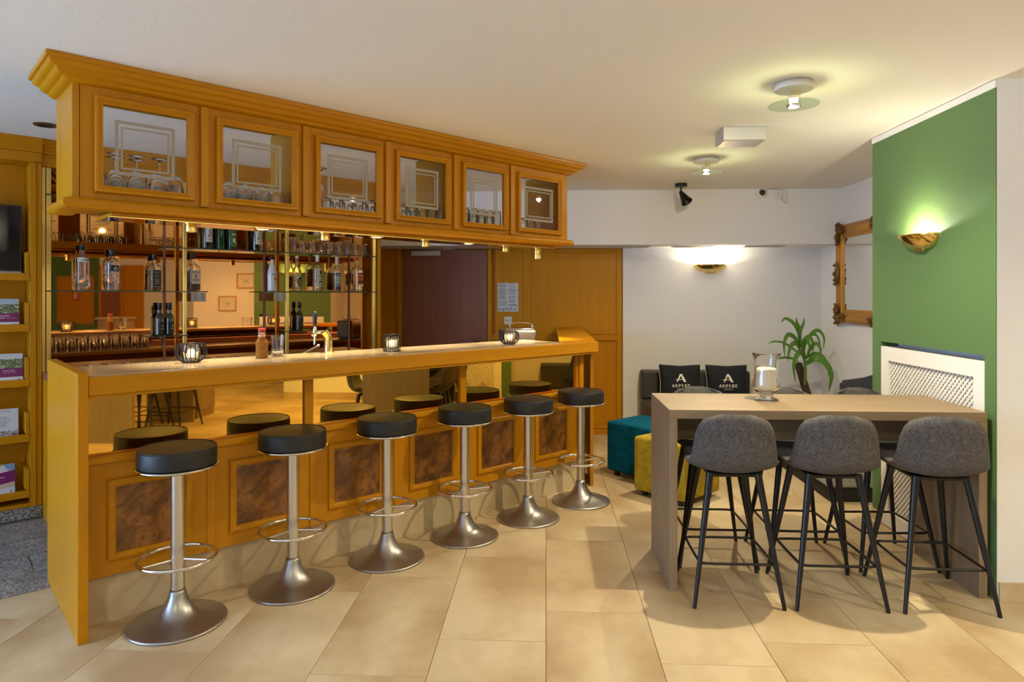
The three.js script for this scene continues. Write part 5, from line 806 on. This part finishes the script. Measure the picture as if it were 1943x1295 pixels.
{
  const o = thing('beer_tap', 'curved brass beer tap with a black handle on the counter', 'beer tap', BP(1.315, 0.41, CT), BAR_RY);
  const arch = tube([[0.0, 0.0, 0], [0.004, 0.05, 0], [-0.004, 0.1, 0], [-0.03, 0.128, 0]], 0.024, 30, 18); { const p = arch.attributes.position; for (let i = 0; i < p.count; i++) p.setZ(i, p.getZ(i) * 1.25); arch.computeVertexNormals(); }
  part(o, 'column', arch, M.brassPlate, 'polished curved brass column'); part(o, 'base_ring', lathe([[0.02, 0], [0.038, 0], [0.038, 0.004], [0.026, 0.008]], 28), M.brass);
  part(o, 'shank', rod([-0.02, 0.122, 0], [-0.075, 0.122, 0], 0.011, 0.011, 16), M.chrome);
  part(o, 'tap_body', merge([lathe([[0, 0.098], [0.01, 0.1], [0.014, 0.115], [0.012, 0.14], [0.008, 0.155], [0, 0.158]], 20), rod([0, 0.11, 0], [-0.006, 0.05, 0.006], 0.007, 0.005, 12), rod([0, 0.115, 0], [-0.022, 0.105, 0.012], 0.004, 0.006, 10)]).translate(-0.08, 0, 0), M.chrome, 'chrome tap body and spout');
  part(o, 'handle', lathe([[0, 0.157], [0.008, 0.157], [0.011, 0.17], [0.0135, 0.215], [0.012, 0.236], [0.006, 0.243], [0, 0.244]], 20).translate(-0.08, 0, 0), M.blackPlastic, 'black tap handle');
  const f = thing('sink_faucet', 'slanted chrome sink faucet behind the counter', 'faucet', BP(1.26, 0.63, 0.9605), BAR_RY);
  part(f, 'body', merge([cyl(0.018, 0.016, 0, 0.1, 18), rod([0, 0.1, 0], [-0.02, 0.12, 0], 0.012)]), M.chrome); part(f, 'lever', merge([rod([-0.05, 0.11, 0], [0.09, 0.178, 0.02], 0.006, 0.006, 12), (() => { const g = new THREE.SphereGeometry(0.011, 14, 10); g.translate(0.092, 0.179, 0.02); return g; })()]), M.chrome);
}
{
  const o = thing('toaster', 'stainless steel long toaster with a wire rack behind the counter', 'toaster', [-0.235, 0.9605, -5.42], 0.12);
  part(o, 'body', bx(-0.12, 0.15, 0.012, 0.215, -0.085, 0.085, 0.03, 'y', 4), M.steel, 'brushed steel housing');
  part(o, 'end_cap', bx(-0.15, -0.121, 0.012, 0.208, -0.083, 0.083, 0.014, 'y', 4), M.blackPlastic, 'black end cap'); part(o, 'top_plate', bx(-0.1, 0.13, 0.2152, 0.221, -0.06, 0.06, 0.003), M.chrome); for (const z of [-0.028, 0.028]) part(o, 'slot', bx(-0.085, 0.115, 0.2212, 0.2225, z - 0.012, z + 0.012, 0), M.dark);
  part(o, 'wire_rack', merge([tube([[-0.06, 0.222, 0.04], [-0.06, 0.252, 0.04], [0.12, 0.252, 0.04], [0.12, 0.222, 0.04]], 0.0022, 40, 6), tube([[-0.06, 0.222, -0.04], [-0.06, 0.252, -0.04], [0.12, 0.252, -0.04], [0.12, 0.222, -0.04]], 0.0022, 40, 6), rod([-0.06, 0.25, -0.04], [-0.06, 0.25, 0.04], 0.002), rod([0.12, 0.25, -0.04], [0.12, 0.25, 0.04], 0.002)]), M.chrome); part(o, 'knob', (() => { const g = cyl(0.012, 0.012, 0, 0.018, 18); g.rotateZ(-Math.PI / 2); g.translate(0.151, 0.1, 0); return g; })(), M.blackPlastic); part(o, 'foot', merge([bx(-0.12, -0.1, 0, 0.012, -0.07, 0.07), bx(0.11, 0.13, 0, 0.012, -0.07, 0.07)]), M.blackPlastic);
}
// ---------------------------------------------------------------- the room behind the camera, seen in the mirrors
{
  const sign = printed(print(160, 128, (x, w, h) => { x.fillStyle = '#d6d2c8'; x.fillRect(0, 0, w, h); x.fillStyle = '#4a4640'; x.fillRect(w * 0.36, h * 0.5, w * 0.28, 7); x.fillStyle = '#a49e92'; x.fillRect(w * 0.2, h * 0.36, w * 0.6, 4); x.fillRect(w * 0.3, h * 0.68, w * 0.4, 4); }));
  [[-2.1, 1.72, 'upper'], [-1.75, 1.3, 'lower']].forEach(([z, y, k]) => { const o = thing('framed_notice', k + ' small framed notice on the white wall behind the second table', 'picture', [X_RIGHT, y, z], -Math.PI / 2);
    part(o, 'frame', frameRect(-0.17, 0.17, -0.14, 0.14, [[0, 0.001], [0, 0.016], [0.016, 0.018], [0.018, 0.006], [0.018, 0.001]]), M.wood); part(o, 'backing', bx(-0.16, 0.16, -0.13, 0.13, 0.001, 0.004, 0), M.paper); const g = new THREE.PlaneGeometry(0.3, 0.24); g.translate(0, 0, 0.0046); part(o, 'print', g, sign); });
  const s = thing('power_socket', 'white power socket low on the wall behind the second table', 'socket', [X_RIGHT, 0.36, -1.45], -Math.PI / 2);
  part(s, 'plate', bx(-0.041, 0.041, -0.041, 0.041, 0.0005, 0.01, 0.003), M.plastic); part(s, 'opening', (() => { const g = cyl(0.019, 0.019, 0, 0.001, 18); g.rotateX(Math.PI / 2); g.translate(0, 0, 0.0102); return g; })(), M.greyMetal);
  const c = thing('reception_pedestal', 'pale wood panelled pedestal beside the second table', 'pedestal', [2.95, 0, -0.52]);
  part(c, 'plinth', bx(-0.19, 0.19, 0, 0.09, -0.17, 0.17, 0.002), M.oak); part(c, 'body', bx(-0.2, 0.2, 0.0905, 1.05, -0.18, 0.18, 0.003), M.oak); part(c, 'top', bx(-0.23, 0.23, 1.0505, 1.085, -0.21, 0.21, 0.004), M.oak);
  { const g = frameRect(-0.17, 0.17, 0.14, 1.0, [[0, 0], [0, 0.012], [0.02, 0.014], [0.026, 0]]); const a = g.clone(); a.rotateY(-Math.PI / 2); a.translate(-0.2, 0, 0); part(c, 'panel_moulding', a, M.oak); g.translate(0, 0, 0.18); part(c, 'panel_moulding', g, M.oak); }
  const b = thing('notice_board', 'orange wooden notice board on the green lobby wall', 'notice board', [X_FAR - 0.004, 0.85, 2.42], -Math.PI / 2);
  part(b, 'board', bx(-0.4, 0.4, 0, 1.0, 0.001, 0.02, 0.002), M.wood); part(b, 'frame', frameRect(-0.43, 0.43, -0.03, 1.03, [[0, 0.001], [0, 0.028], [0.02, 0.028], [0.03, 0.021], [0.03, 0.001]]), M.oak);
  const fire = printed(print(96, 96, (x, w, h) => { x.fillStyle = '#b0241a'; x.fillRect(0, 0, w, h); x.fillStyle = '#f2ece4'; x.fillRect(56, 26, 20, 54); x.fillRect(60, 12, 12, 14); x.beginPath(); for (let k = 0; k < 4; k++) x.rect(14 + (k % 2) * 8, 18 + k * 16, 22, 8); x.fill(); }));
  const f = thing('fire_sign', 'square red fire extinguisher sign on the orange board', 'sign', [X_FAR - 0.025, 1.45, 2.4], -Math.PI / 2); part(f, 'plate', bx(-0.08, 0.08, -0.11, 0.11, 0, 0.002, 0), M.redPlastic); { const g = new THREE.PlaneGeometry(0.16, 0.22); g.translate(0, 0, 0.0026); part(f, 'print', g, fire); }
  const d = struct('door_2', 'dark brown lobby door', null, null, 'door'); part(d, 'leaf', bx(X_FAR - 0.03, X_FAR - 0.002, 0, 2.05, 1.42, 1.84, 0.002), M.door); part(d, 'casing', merge([bx(X_FAR - 0.04, X_FAR - 0.002, 0, 2.1, 1.35, 1.415, 0.003), bx(X_FAR - 0.04, X_FAR - 0.002, 0, 2.1, 1.845, 1.895, 0.003)]), M.wood); part(d, 'panel', bx(X_FAR - 0.02, X_FAR - 0.002, 0, 2.1, 0.92, 1.345, 0.002), M.wood);
}
// ---------------------------------------------------------------- shadows on, hand over
scene.traverse((o) => { if (o.isMesh) { o.castShadow = true; o.receiveShadow = true; } else if (o.isLight && o.shadow) o.castShadow = true; });
renderer.render(scene, camera);
